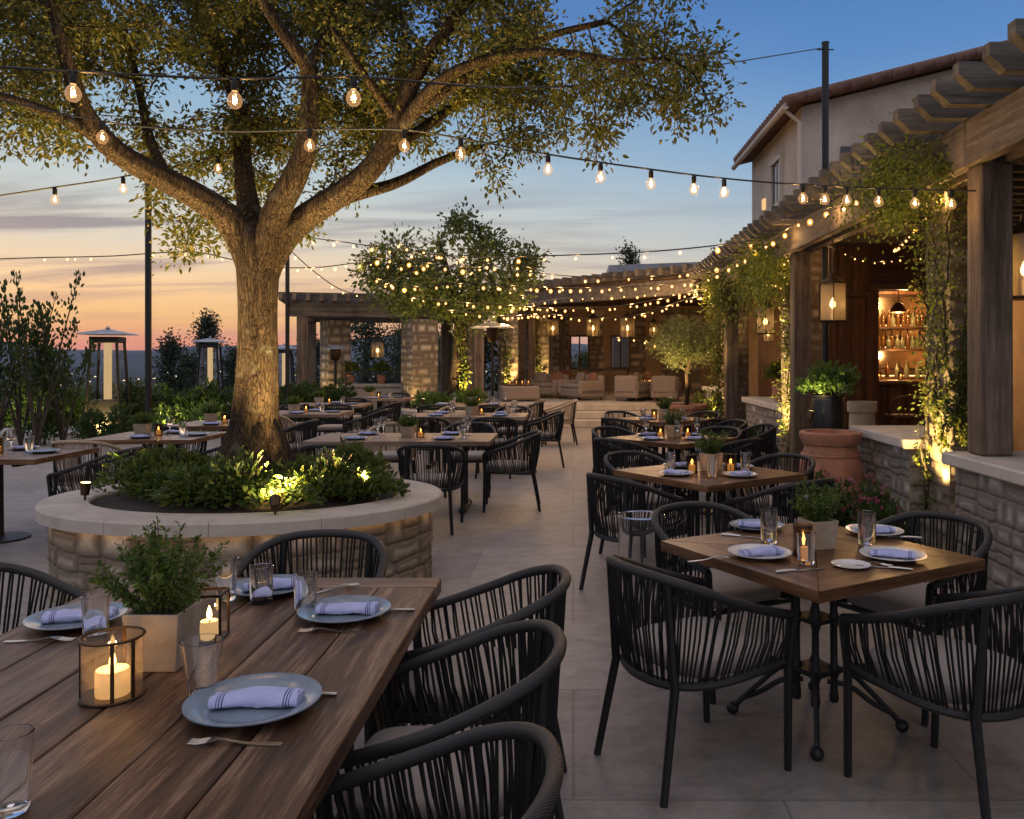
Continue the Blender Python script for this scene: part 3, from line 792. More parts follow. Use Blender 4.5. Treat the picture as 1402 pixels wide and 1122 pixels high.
mb.build('front_panel', M['dark_wood_z'], bc, (5.4, 12.75, 0))
mb = MB(); mb.box((5.32, 12.75, 1.205), (1.95, .52, .07), 0, .012); mb.build('counter_top', M['oak_x'], bc, (5.4, 12.75, 0))
bs = thing('bar_shelves', 'lit back bar shelving lined with bottles', 'shelf', (5.4, 14.1, 0))
for z in (1.25, 1.73, 2.10):
    mb = MB(); mb.box((5.42, 14.08, z - .02), (1.9, .28, .04), 0, .004); mb.build('shelf_board', M['dark_wood_x'], bs, (5.4, 14.1, 0))
    mb = MB(); mb.box((5.42, 14.20, z + .025), (1.85, .012, .016)); mb.build('light_strip', M['led'], bs, (5.4, 14.1, 0))
mb = MB()
for x in (4.44, 6.36): mb.box((x, 14.08, 1.35), (.05, .28, 2.7), 0, .004)
mb.box((5.4, 14.08, 2.66), (1.98, .3, .05), 0, .004); mb.build('uprights', M['dark_wood_z'], bs, (5.4, 14.1, 0))
mb = MB(); mb.box((5.4, 14.235, 2.0), (1.8, .012, 1.2)); mb.build('mirror', plain('added back mirror', (.55, .42, .28), .18, 1, 6, .3), bs, (5.4, 14.1, 0))  # mirror added behind the bottles to brighten them
def bottle_mb(h, r):
    m = MB(); m.lathe([(r * .9, 0), (r, .012), (r, h * .55), (r * .85, h * .64), (r * .35, h * .74), (r * .32, h * .95), (r * .4, h * .96), (r * .4, h)], 10); return m
protos = {}
for kind, mt, h, r in (('tall', 'bottle_amber', .30, .036), ('short', 'bottle_clear', .24, .042)):
    protos[kind] = (mt, h, r)
for z, sh in ((1.73, 'lower'), (2.10, 'upper'), (1.25, 'lowest')):
    src = {}
    for k in range(15 if z > 1.5 else 6):
        kind = 'tall' if RND.random() < .6 else 'short'
        lb = 'amber tall bottle standing on the %s back bar shelf' % sh if kind == 'tall' else 'pale stout bottle standing on the %s back bar shelf' % sh
        x = 4.86 + k * .082 + RND.uniform(-.012, .012) if z > 1.5 else 4.9 + k * .17
        if kind in src: o = src[kind].copy(); COL.objects.link(o)
        else:
            mt, h, r = protos[kind]; o = bottle_mb(h, r).build('bottle', M[mt]); src[kind] = o
        o.location = (x, 14.05 + RND.uniform(-.03, .03), z + .001); o.scale = (1, 1, RND.uniform(.88, 1.1))
        tag(o, lb, 'bottle', ('amber' if kind == 'tall' else 'pale') + ' bottles on the %s back bar shelf' % sh)
lamp('POINT', 'bar_light', (5.3, 13.5, 2.5), 70, (1, .55, .22), .08)
lamp('POINT', 'bar_light', (5.3, 13.85, 1.62), 12, (1, .55, .22), .05)
# ------------------------------------------------------------------ lounge pavilion at the back
lp = thing('lounge_pavilion', 'timber roofed stone lounge pavilion hung with string lights at the back', 'pavilion', (1, 24, 0))
LO = (1, 24, 0)
def clip_roof():
    mb = MB(); mb.prism([(2.62, 17.95), (6.2, 17.95), (6.2, 28.9), (-3.4, 28.9), (-3.4, 22.9), (-1.25, 22.4)], 3.30, 3.36); return mb
clip_roof().build('ceiling', M['dark_wood_y'], lp, LO)
A = Vector((2.62, 17.93, 0)); B = Vector((-1.25, 22.4, 0)); D = (B - A).normalized()
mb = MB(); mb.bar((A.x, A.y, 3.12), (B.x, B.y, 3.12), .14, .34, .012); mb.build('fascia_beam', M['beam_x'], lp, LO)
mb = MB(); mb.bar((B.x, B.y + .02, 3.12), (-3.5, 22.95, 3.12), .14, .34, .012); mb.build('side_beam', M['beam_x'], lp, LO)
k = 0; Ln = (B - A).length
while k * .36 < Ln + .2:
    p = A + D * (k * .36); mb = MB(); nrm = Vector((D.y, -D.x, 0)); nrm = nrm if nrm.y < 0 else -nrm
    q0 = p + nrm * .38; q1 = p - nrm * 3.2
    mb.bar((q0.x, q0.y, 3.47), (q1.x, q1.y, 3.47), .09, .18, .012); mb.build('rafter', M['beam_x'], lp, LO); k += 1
WY = 28.0
def wseg(px0, px1, z0, z1, name, mat, seed):
    x0, x1 = (px0 - VX) / FPX * WY, (px1 - VX) / FPX * WY
    def f(u, v, h): return np.stack([x0 + u - LO[0], WY - h - LO[1], z0 + v], 1)
    return stone_obj(name, [stone_arrays(f, x1 - x0, z1 - z0, (.42, .26), .05, .03, seed)], M['rubble_tan'], lp)
mb = MB()
for px0, px1, z0, z1 in ((700, 781, .5, 3.3), (806, 837, .5, 3.3), (862, 1000, .5, 3.3), (781, 806, .5, 1.26), (781, 806, 2.28, 3.3), (837, 862, .5, 1.26), (837, 862, 2.28, 3.3)):
    x0, x1 = (px0 - VX) / FPX * WY, (px1 - VX) / FPX * WY; mb.box(((x0 + x1) / 2, WY + .2, (z0 + z1) / 2), (x1 - x0, .38, z1 - z0))
mb.build('back_wall', M['plaster_warm'], lp, LO)
wseg(806, 826, .5, 3.2, 'stone_facing', None, 61); wseg(757, 779, .5, 3.2, 'stone_facing', None, 62); wseg(864, 884, .5, 3.2, 'stone_facing', None, 63); wseg(905, 960, .5, 3.2, 'stone_facing', None, 64)
for px in (793.5, 849.5):
    f = MB(); xc = (px - VX) / FPX * WY
    for dx in (-.30, .30): f.box((xc + dx, WY + .0, 1.77), (.06, .10, 1.08))
    for dz in (-.54, .54): f.box((xc, WY + .0, 1.77 + dz), (.66, .11, .06))
    f.box((xc, WY + .01, 1.77), (.05, .05, 1.05)); f.build('window_frame', M['dark_wood_z'], lp, LO)
mb = MB(); mb.box((4.9, 23.5, 1.9), (.2, 9.2, 2.8)); mb.build('side_wall', M['plaster_warm'], lp, LO)
for x, y, lb in ((-1.78, 23.6, 0), (-1.15, 23.2, 1), (-.35, 26.6, 2), (-2.9, 22.9, 3)):
    mb = MB(); mb.box((x, y, (.5 + 2.95) / 2), (.2, .2, 2.45), 0, .01); mb.build('post', M['beam_z'], lp, LO)
for x, y, s, lb in ((-1.75, 22.4, .46, 'left uplit stone pier with vine at the lounge front'), (-1.02, 23.9, .52, 'uplit stone pier beside the pale lounge sofas'), (-2.65, 22.5, .42, 'stone pier behind the umbrella shaped patio heater')):
    p = thing('stone_pier', lb, 'pier', (x, y, 0), .3, 'stone piers of the lounge')
    stone_block('shaft', s, s, .0, 2.94, M['rubble_tan'], p, int(abs(x * 50)), (.24, .18), .035, .03, 'SWEN')
# ------------------------------------------------------------------ open pergola at the left
lg = thing('corner_pergola', 'weathered corner pergola with slatted roof open to the valley', 'pergola', (-5, 21.5, 0), math.radians(14))
def lgp(name, mb, mat): return mb.build(name, M[mat], lg)
for x, y in ((-1.75, -1.3), (-1.75, 1.9), (1.9, 1.9), (2.4, -1.3)):
    mb = MB(); mb.box((x, y, 1.275), (.26, .26, 2.55), 0, .012); lgp('post', mb, 'beam_z')
for y in (-1.3, 1.9):
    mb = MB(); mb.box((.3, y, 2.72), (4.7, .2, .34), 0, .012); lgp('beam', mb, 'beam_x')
for x in (-1.75, 2.4):
    mb = MB(); mb.box((x, .3, 2.70), (.19, 2.96, .28), 0, .012); lgp('beam', mb, 'beam_y')
x = -2.2
while x < 2.9:
    mb = MB(); mb.box((x, .3, 2.975), (.09, 4.3, .16), 0, .01); lgp('rafter', mb, 'beam_y'); x += .30
mb = MB(); y = -1.7
while y < 2.4: mb.box((.33, y, 3.075), (5.4, .05, .035)); y += .22
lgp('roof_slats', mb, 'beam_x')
for x, y, s, lb in ((-5.95, 21.0, .58, 'stone pier at the left of the corner pergola behind the small heater'), (-3.72, 20.3, .66, 'tall stone pier under the corner pergola near the second tree')):
    p = thing('stone_pier', lb, 'pier', (x, y, 0), .62, 'stone piers of the corner pergola')
    stone_block('shaft', s, s, 0, 2.5, M['rubble_tan'], p, int(-x * 30), (.26, .19), .03, .035, 'SWEN')
gw = thing('garden_wall', 'pale low wall under the corner pergola between the stone piers', 'wall', (-4.7, 21.0, 0), .12)
mb = MB(); mb.box((0, 0, .42), (2.3, .3, .84), 0, .01); mb.build('wall_body', M['stucco'], gw)
mb = MB(); mb.box((0, 0, .885), (2.4, .4, .085), 0, .012); mb.build('coping', M['cap'], gw)
# ------------------------------------------------------------------ round planter with the big tree
PC = (-2.33, 6.03, 0); PRX, PRY, PH = 1.36, 1.04, .60
def ell(a, rx, ry): return rx * math.cos(a), ry * math.sin(a)
def planter(lb, c, rx, ry, h, seed, res, ncap, cover_n, cover_size):
    p = thing('round_planter', lb, 'planter', c)
    per = PI * (3 * (rx + ry) - math.sqrt((3 * rx + ry) * (rx + 3 * ry)))
    def f(u, v, hh):
        a = u / per * 2 * PI; ca, sa = np.cos(a), np.sin(a); return np.stack([(rx - .07 + hh) * ca, (ry - .07 + hh) * sa, v], 1)
    stone_obj('stone_wall', [stone_arrays(f, per, h - .085, (.27, .125), res, .036, seed, True)], M['rubble_tan'], p)
    mb = MB(); inner = .30
    for k in range(ncap):
        a0, a1 = 2 * PI * k / ncap + .0013, 2 * PI * (k + 1) / ncap - .0013; m = 10; V = []; bev = .012
        prof = [(-inner, h - .085), (0 + .02, h - .085), (.02, h - bev), (.02 - bev, h), (-inner + bev, h), (-inner, h - bev)]
        for i in range(m + 1):
            a = a0 + (a1 - a0) * i / m
            for dr, z in prof: V.append(((rx + dr) * math.cos(a), (ry + dr) * math.sin(a), z))
        n = len(prof); F = [(i * n + j, (i + 1) * n + j, (i + 1) * n + (j + 1) % n, i * n + (j + 1) % n) for i in range(m) for j in range(n)]
        F += [tuple(range(n)), tuple(m * n + j for j in range(n))[::-1]]; mb.add(V, F)
    mb.build('coping', M['cap'], p)
    if h > .58:         # added unseen glow strip under the rim, brightens the stone wall
        mb = MB(); mb.tube([((rx - .022) * math.cos(a), (ry - .022) * math.sin(a), h - .089) for a in np.linspace(0, 2 * PI, 60, endpoint=False)], .004, 4, closed=True); mb.build('light_strip', M['strip'], p)
    mb = MB(); V = [(0, 0, h + .05)]; F = []
    rings = 8; nn = 48
    for r in range(1, rings + 1):
        for k in range(nn):
            a = 2 * PI * k / nn; q = r / rings; V.append(((rx - inner + .02) * q * math.cos(a), (ry - inner + .02) * q * math.sin(a), h - .03 + .07 * (1 - q) + RND.uniform(-.01, .01)))
    for k in range(nn): F.append((0, 1 + k, 1 + (k + 1) % nn))
    for r in range(rings - 1):
        for k in range(nn): F.append((1 + r * nn + k, 1 + (r + 1) * nn + k, 1 + (r + 1) * nn + (k + 1) % nn, 1 + r * nn + (k + 1) % nn))
    mb.add(V, F, 0, True); mb.build('soil', M['soil'], p)
    return p
planter('big round stone planter with limestone rim around the old tree', PC, PRX, PRY, PH, 17, .008, 13, 0, 0)
def bush_arrays(c, r, n, size, up=.5, seed=0, shell=.55, asp=.5):
    d = unit(rng.normal(size=(n, 3))); d[:, 2] = np.abs(d[:, 2]) * 1.0 - .15
    rad = shell + (1 - shell) * rng.random(n) ** .6
    k = lump(d * 2.2 + np.array(c) * 3, 1.8, seed); rad = rad * (.62 + .5 * k)
    P = np.array(c) + d * rad[:, None] * np.array(r)
    D = unit(d * .8 + rng.normal(size=(n, 3)) * .6 + np.array([0, 0, up]))
    return P, D
def bush(name, lb, cat, c, r, n, size, mat, group=None, seed=0, stems=7, asp=.5, flowers=None, shell=.45, up=.5):
    t = thing(name, lb, cat, (c[0], c[1], c[2]), 0, group)
    P, D = bush_arrays((0, 0, r[2] * .28), r, n, size, up, seed, shell)
    P[:, 2] = np.maximum(P[:, 2], .02)
    leaves('foliage', P, D, size, M[mat], t, asp=asp)
    mb = MB()
    for k in range(stems):
        a = RND.uniform(0, 6.28); q = RND.uniform(.3, .8)
        mb.tube(spline([(RND.uniform(-.05, .05), RND.uniform(-.05, .05), -.02), (math.cos(a) * r[0] * q * .4, math.sin(a) * r[1] * q * .4, r[2] * .5), (math.cos(a) * r[0] * q, math.sin(a) * r[1] * q, r[2] * RND.uniform(.8, 1.1))], 6), [.012, .010, .008, .006, .005, .003], 5)
    mb.build('stems', M['bark_dark'], t)
    if flowers:
        m, k, fs = flowers; P, D = bush_arrays((0, 0, r[2] * .36), (r[0] * 1.02, r[1] * 1.02, r[2] * 1.08), k, fs, 1.0, seed, .9)
        P = np.repeat(P, 5, 0); D = unit(np.repeat(D, 5, 0) * .3 + rng.normal(size=P.shape)); leaves('flowers', P, D, fs, M[m], t, asp=.75)
    return t
def planter_cover(lb, c, rx, ry, h, n_clump, per, size, mat, exclude=.24, hmul=1.0, front=0.0):
    Ps = []; Ds = []
    for k in range(n_clump):
        a = 2 * PI * k / n_clump + RND.uniform(-.2, .2); q = RND.uniform(.38, .93)
        x, y = (rx - .30) * q * math.cos(a), (ry - .30) * q * math.sin(a)
        hr = RND.uniform(.10, .24) * hmul * (1.15 if math.sin(a) > 0 else .9); wr = RND.uniform(.14, .26)
        if k % 3 == 0:      # arching strap leaves
            m = int(per * .35); ang = rng.uniform(0, 6.28, m); rad = rng.random(m) ** .6 * wr
            P = np.stack([x + np.cos(ang) * rad, y + np.sin(ang) * rad, h + .03 + hr * (1 - (rad / wr) ** 2) * rng.uniform(.4, 1, m)], 1)
            D = np.stack([np.cos(ang), np.sin(ang), rng.uniform(-.3, .9, m)], 1); Ps.append(P); Ds.append(D)
        else:
            P, D = bush_arrays((x, y, h + .05), (wr, wr * .9, hr), per, size, .5, k, .3); Ps.append(P); Ds.append(D)
    P = np.concatenate(Ps); D = np.concatenate(Ds)
    e = np.maximum((P[:, 0] / (rx - .26)) ** 2 + (P[:, 1] / (ry - .26)) ** 2, 0)
    k = (e < 1.12) & (np.hypot(P[:, 0], P[:, 1]) > exclude); P = P[k]; D = D[k]; P[:, 2] = np.maximum(P[:, 2], h + .02)
    o = leaves('ground_cover', P + np.array(c), D, size, M[mat], None, asp=.42, var=.5)
    tag(o, lb, 'planting', kind='stuff')
planter_cover('mixed leafy underplanting filling the big round planter', PC, PRX, PRY, PH, 46, 620, .050, 'leaf_cover', .26, 1.15)
# a few taller sprigs that catch the uplight
for k, (x, y, hh, lb) in enumerate(((.12, -.50, .34, 'tall bright sprig lit from below just in front of the trunk'), (.62, -.12, .30, 'bright leafy shrub to the right of the trunk in the big planter'), (-.66, .10, .34, 'loose leafy shrub to the left of the trunk in the big planter'))):
    bush('leafy_shrub', lb, 'shrub', (PC[0] + x, PC[1] + y, PH), (.20, .18, hh), 420, .055, 'leaf_cover', 'shrubs in the big round planter', k, 9, .45, None, .2, .9)

# ------------------------------------------------------------------ the old tree
def limb(pts, n=14):
    "pts: (px, py, Y, radius)"
    q = spline([(*W(a, b, c), r * .84) for a, b, c, r in pts], n); return q
def grow_tree(root, limbs, A, step, kill, tip, power, leaf_size, per, mat, bark, thick=.02, infl=1.0, iters=70, trunk_sides=20, leaf_asp=.48, grav=0, roots=None, spread=.06, droop=0):
    o = np.array(root.location)
    N = []; par = []; R = []; mb = MB()
    for L in limbs:
        b = None
        for i, q in enumerate(L):
            N.append(q[:3]); R.append(q[3])
            if i == 0:
                par.append(-1 if len(N) == 1 else int(np.argmin([np.linalg.norm(np.array(x) - q[:3]) for x in N[:-1]])))
            else: par.append(len(N) - 2)
        ph = RND.uniform(0, 6)
        big = max(q[3] for q in L) > .09
        wob = (lambda i, a, ph=ph: 1 + .06 * math.sin(3 * a + ph + i * .08) + .03 * math.sin(7 * a + ph * 2 - i * .06) + .012 * math.sin(12 * a + i * .15 + ph)) if big else None
        mb.tube([q[:3] for q in L], [q[3] for q in L], trunk_sides if big else 10, True, wob=wob)
    if roots:
        for r in roots: mb.tube([q[:3] for q in r], [q[3] for q in r], 10)
    trunk = mb.build('trunk', bark, root, o, sharp=0)
    n0 = len(N)
    N, par = colonize(N, par, A, step, infl, kill, iters, grav)
    bm = MB(); r, cnt = branch_mesh(N, par, bm, tip, power, np.array(R), n0, thick * 4)
    bm.build('branches', bark, root, o, sharp=0)
    tw = np.where((np.arange(len(N)) >= n0) & (r < thick))[0]
    P = []; D = []
    for i in tw:
        d = unit(N[i] - N[par[i]]); k = per if cnt[i] > 1 else int(per * 1.7)
        q = N[i] + rng.normal(size=(k, 3)) * spread - rng.random((k, 1)) * (N[i] - N[par[i]])
        P.append(q); D.append(unit(d * .7 + unit(q - N[i]) * .9 + rng.normal(size=(k, 3)) * .35 - np.array([0, 0, droop])))
    P = np.concatenate(P); D = np.concatenate(D)
    leaves('crown', P - o, D, leaf_size, mat, root, asp=leaf_asp, var=.5)
    return len(P)
tree = thing('shade_tree', 'big old shade tree with spreading crown rising from the round planter', 'tree', (-2.3, 6.05, .6))
limbs = [
    limb([(343, 668, 6.05, .33), (347, 625, 6.05, .245), (350, 570, 6.05, .195), (353, 500, 6.05, .168), (353, 430, 6.05, .158), (353, 375, 6.05, .170), (352, 335, 6.05, .185), (352, 308, 6.05, .15)], 30),
    limb([(352, 420, 6.07, .07), (340, 350, 6.05, .125), (318, 305, 5.98, .128), (275, 272, 5.85, .11), (215, 240, 5.65, .095), (160, 208, 5.45, .085), (122, 165, 5.3, .072), (103, 120, 5.2, .055), (85, 60, 5.1, .04), (60, -30, 5.0, .028)], 26),
    limb([(140, 190, 5.38, .06), (90, 165, 5.2, .042), (30, 140, 5.0, .03), (-40, 120, 4.9, .02)], 12),
    limb([(355, 425, 6.04, .06), (360, 352, 6.0, .118), (378, 290, 5.92, .112), (402, 245, 5.85, .10), (418, 200, 5.8, .082), (424, 140, 5.75, .07), (421, 95, 5.7, .062), (398, 60, 5.6, .052), (365, 10, 5.5, .045), (340, -50, 5.4, .03)], 24),
    limb([(421, 95, 5.7, .05), (440, 60, 5.75, .04), (470, 0, 5.8, .03)], 8),
    limb([(352, 400, 6.1, .06), (350, 335, 6.15, .11), (338, 270, 6.35, .09), (332, 210, 6.5, .075), (328, 150, 6.6, .06), (300, 80, 6.7, .05), (270, 0, 6.8, .04)], 18),
    limb([(357, 425, 6.07, .06), (370, 355, 6.08, .118), (400, 312, 6.08, .113), (440, 282, 6.0, .105), (485, 252, 5.95, .098), (520, 215, 5.9, .09), (545, 165, 5.85, .075), (560, 120, 5.8, .07), (590, 70, 5.75, .055), (640, 0, 5.7, .045), (690, -70, 5.65, .03)], 26),
    limb([(440, 282, 6.1, .07), (490, 266, 6.2, .06), (545, 250, 6.3, .05), (600, 222, 6.4, .04), (660, 200, 6.4, .028)], 12),
    limb([(528, 205, 5.9, .07), (575, 140, 5.75, .055), (620, 100, 5.6, .045), (690, 76, 5.45, .038), (770, 72, 5.3, .03), (850, 84, 5.2, .022), (910, 80, 5.1, .016)], 18),
    limb([(548, 165, 5.85, .06), (610, 125, 5.8, .05), (680, 82, 5.75, .042), (750, 50, 5.7, .032), (830, 30, 5.6, .024)], 14),
    limb([(545, 168, 5.85, .05), (515, 125, 5.7, .035), (490, 90, 5.55, .028), (450, 30, 5.4, .02)], 9),
    limb([(480, 255, 5.95, .06), (560, 190, 6.3, .05), (650, 130, 6.6, .04), (740, 100, 6.9, .03)], 12),
    limb([(230, 248, 5.7, .05), (205, 190, 5.95, .04), (190, 120, 6.2, .034), (170, 40, 6.4, .025)], 10),
]
roots = []
for a in (-2.6, -1.9, -1.1, -.4, .5, 1.7, 2.6, 3.6):
    c = Vector((-2.29, 6.05, 0)); d = Vector((math.cos(a), math.sin(a), 0))
    roots.append([(*(c + d * .10 + Vector((0, 0, 1.15))), .06), (*(c + d * .18 + Vector((0, 0, .88))), .075), (*(c + d * .30 + Vector((0, 0, .70))), .06), (*(c + d * .48 + Vector((0, 0, .57))), .03)])
def E(px, py, Y, rx, ry, rz, k=1.0): return (tuple(W(px, py, Y)), (rx, ry, rz), k)
els = [E(90, 40, 6.0, 1.15, 1.1, .72), E(330, 45, 6.5, 1.35, 1.2, .85), E(560, 60, 6.5, 1.1, 1.1, .75), E(720, 60, 6.2, 1.0, 1.0, .62), E(870, 60, 5.7, .62, .7, .42, .8),
       E(330, 170, 6.9, .75, .6, .70), E(215, 150, 6.6, .7, .6, .50), E(520, 150, 6.9, .75, .6, .5), E(600, 205, 6.6, .72, .5, .33), E(500, 262, 6.5, .50, .4, .24), E(680, 185, 6.4, .6, .5, .30), E(790, 150, 5.9, .5, .5, .28),
       E(240, 320, 6.2, .24, .25, .28, 1.5), E(60, 165, 5.6, .55, .5, .24, 1.2), E(905, 165, 5.4, .34, .3, .24, .9), E(830, 190, 5.6, .30, .3, .20, .8), E(955, 75, 5.2, .28, .3, .26, .8), E(985, 130, 5.2, .14, .25, .20, .9), E(940, 215, 5.2, .16, .2, .12, .7), E(700, 255, 6.0, .25, .3, .12, .8), E(420, 300, 6.7, .35, .3, .2),
       ((-2.1, 6.4, 5.0), (2.5, 1.8, .9), .35)]
A = in_ellipsoids(els, 230)
A = A[lump(A, 3.4, 4) > .42]
nl = grow_tree(tree, limbs, A, .09, .12, .0036, .42, .037, 31, M['leaf_main'], M['bark'], .015, .8, 60, 44, .46, roots=roots, spread=.055, droop=.25)
print('main tree leaves', nl)

# ------------------------------------------------------------------ second tree with its own planter
P2 = (-2.45, 17.0, 0)
planter('small stone planter of the second tree, rim pale in dusk light', P2, 1.0, .9, .55, 23, .03, 10, 0, 0)
planter_cover('bright underplanting in the second tree planter', P2, 1.0, .9, .55, 22, 170, .10, 'leaf_bright', .2, 1.7)
t2 = thing('bulb_strung_tree', 'second tree wrapped in glowing string lights near the lounge', 'tree', (-2.38, 17, .55))
l2 = [limb([(622, 545, 17, .20), (628, 500, 17, .16), (630, 450, 17, .14), (630, 425, 17, .13)], 12), limb([(630, 445, 17, .11), (600, 410, 16.8, .09), (560, 370, 16.6, .06), (530, 340, 16.5, .04)], 10),
      limb([(630, 435, 17, .11), (650, 390, 17, .09), (660, 340, 17, .06), (655, 310, 17, .04)], 10), limb([(632, 440, 17, .10), (680, 400, 17.1, .07), (715, 370, 17.2, .05)], 9), limb([(630, 430, 17, .09), (612, 370, 17.3, .07), (600, 325, 17.4, .04)], 9)]
A = in_ellipsoids([E(560, 380, 17, 1.0, 1.1, .85), E(625, 350, 17, 1.15, 1.2, .85), E(690, 378, 17, .85, 1.0, .7), E(625, 405, 17, 1.5, 1.3, .5), E(520, 390, 17, .45, .5, .45), E(738, 362, 17, .3, .4, .25)], 62)
A = A[lump(A, 1.5, 9) > .15]
print('tree2', grow_tree(t2, l2, A, .16, .22, .008, .42, .088, 24, M['leaf_tree'], M['bark'], .03, 1.2, 45, 12, .5, spread=.12))

# ------------------------------------------------------------------ olive standard in a terracotta pot
def pot_mb(R, H, rim=.06, belly=0.0, n=36):
    m = MB()
    m.lathe([(R * .62, 0), (R * (.70 + belly * .5), H * .18), (R * (.86 + belly), H * .5), (R * (.88 + belly * .5), H * .75), (R * .84, H * .88), (R * .98, H * .89), (R, H * .91), (R, H * .985), (R * .97, H), (R * .86, H), (R * .84, H * .93)], n); return m
def soil_mb(R, z):
    m = MB(); m.lathe([(0, z + .02), (R * .6, z + .015), (R, z)], 24); return m
OC = (2.09, 15.5)
ot = thing('terracotta_pot', 'terracotta pot of the clipped olive standard near the steps', 'pot', (*OC, 0))
pot_mb(.38, .72).build('body', M['pot_clay'], ot); soil_mb(.33, .67).build('soil', M['soil'], ot)
olive = thing('olive_tree', 'round headed olive standard glowing from below in a terracotta pot', 'tree', (*OC, .68))
l3 = [limb([(940, 556, 15.5, .055), (941, 530, 15.5, .045), (940, 505, 15.5, .045)], 8)] + [limb([(940, 508, 15.5, .035), (940 + dx * .5, 495, 15.5 + dy * .5, .028), (940 + dx, 480, 15.5 + dy, .016)], 6) for dx, dy in ((-28, .1), (26, -.1), (-12, .35), (10, -.35))]
A = in_ellipsoids([E(938, 470, 15.5, .62, .6, .50)], 700)
print('olive', grow_tree(olive, l3, A, .07, .09, .0035, .42, .052, 13, M['leaf_olive'], M['bark'], .012, .6, 40, 12, .26, spread=.05))

# ------------------------------------------------------------------ pots along the right
tp = thing('terracotta_urn', 'large weathered terracotta urn between the second table and the short stone wall', 'urn', (2.45, 8.0, 0))
m = MB(); m.lathe([(.20, 0), (.235, .06), (.29, .30), (.305, .45), (.285, .60), (.245, .72), (.24, .75), (.262, .762), (.275, .80), (.29, .83), (.29, .865), (.275, .88), (.235, .88), (.225, .82)], 48)
m.build('body', M['pot_clay'], tp); soil_mb(.23, .80).build('soil', M['soil'], tp)
m = MB()
for z, r in ((.66, .268), (.30, .294)): m.tube([(r * math.cos(a), r * math.sin(a), z) for a in np.linspace(0, 2 * PI, 40, endpoint=False)], .012, 8, closed=True)
m.build('bands', M['pot_clay'], tp)
bp = thing('black_planter', 'tall black glazed planter behind the terracotta urn', 'planter', (2.68, 8.85, 0))
m = MB(); m.lathe([(.12, 0), (.15, .3), (.175, .8), (.178, 1.05), (.165, 1.16), (.175, 1.17), (.175, 1.19), (.15, 1.19), (.145, 1.1)], 32); m.build('body', M['pot_black'], bp)
bs_ = bush('fan_leaf_shrub', 'bright lacy shrub spilling over the tall black planter', 'shrub', (2.70, 8.85, 1.15), (.33, .33, .36), 1500, .055, 'leaf_bright', None, 3, 12, .55, None, .25, .6)
bp = thing('beige_pot', 'beige clay pot standing behind the black planter near the bar', 'pot', (3.3, 9.6, 0))
m = pot_mb(.165, 1.08); m.build('body', M['pot_beige'], bp); soil_mb(.14, 1.02).build('soil', M['soil'], bp)
# flowering bed by the nearest pier
for k, (x, y, r, lb) in enumerate(((1.98, 6.75, .36, 'pink flowering shrub left of the vine pier behind the nearest square table'), (2.35, 6.55, .34, 'pink flowering shrub at the foot of the short stone wall'), (2.22, 6.22, .22, 'low leafy flowering shrub at the foot of the uplit pier'))):
    bush('flowering_shrub', lb, 'shrub', (x, y, 0), (r, r * .85, .60 - .05 * k), 1500, .06, 'leaf_hedge', 'pink flowering shrubs by the nearest pier', k, 8, .42, ('petal', 60 if k < 2 else 25, .026), .3, .7)
bush('leafy_shrub', 'low shrub at the foot of the second low wall', 'shrub', (2.7, 12.6, 0), (.35, .4, .5), 700, .08, 'leaf_hedge', None, 5)
bush('leafy_shrub', 'shrub in front of the far pier near the olive tree', 'shrub', (2.55, 16.4, 0), (.4, .4, .8), 700, .09, 'leaf_vine', None, 6)
# ------------------------------------------------------------------ climbing vines
def vine(lb, paths, n, size, spread, hang=0.0, mat='leaf_vine', lobes=None):
    c = np.mean([p[0] for p in paths], 0); t = thing('climbing_vine', lb, 'vine', tuple(c))
    mb = MB(); P = []; D = []
    for p in paths:
        q = spline(p, 26); q = [np.array(x) + rng.normal(size=3) * .018 for x in q]; mb.tube(q, list(np.linspace(.014, .005, 26)), 5)
        k = n // len(paths); f = rng.random(k) * 24.9; i = f.astype(int); Q = np.array(q); b = Q[i] + (Q[i + 1] - Q[i]) * (f - i)[:, None]
        sp = spread * (.35 + lump(b, 3.2, 5))[:, None]
        w = rng.normal(size=(k, 3)) * sp; w[:, 2] -= np.abs(rng.normal(size=k)) * hang * rng.random(k)
        P.append(b + w); D.append(unit(w + rng.normal(size=(k, 3)) * spread * .8 + np.array([0, -.02, -.03])))
    mb.build('stems', M['bark_dark'], t, c, sharp=0)
    leaves('foliage', np.concatenate(P) - c, np.concatenate(D), size, M[mat], t, asp=.55)
py_ = PIER_Y[0] - .27; px_ = 2.93
vine('dense climbing vine covering the nearest stone pier', [[(px_ + dx, py_, .9), (px_ + dx * .6, py_ - .03, 1.3), (px_ + dx, py_ - .02, 1.8), (px_ + dx * 1.3, py_ - .06, 2.5), (px_ + dx, py_ - .05, 3.1)] for dx in (-.02, .12, .22)] +
     [[(2.93, PIER_Y[0] + dy, .35 if dy > 0 else 1.1), (2.91, PIER_Y[0] + dy * .5, 1.4), (2.90, PIER_Y[0] + dy, 2.2), (2.88, PIER_Y[0] + dy, 3.0)] for dy in (-.15, .12)], 3600, .036, .043, .05)
vine('vine trailing over the near end of the pergola beam', [[(2.70, 6.3, 2.95), (2.66, 6.9, 3.12), (2.68, 7.6, 3.2), (2.72, 8.3, 3.12)], [(2.72, 6.1, 3.0), (2.62, 6.5, 3.2), (2.6, 7.0, 3.28), (2.66, 7.4, 3.1)], [(2.75, 6.6, 2.9), (2.78, 7.2, 2.92), (2.76, 7.7, 2.86)]], 4200, .036, .085, .12)
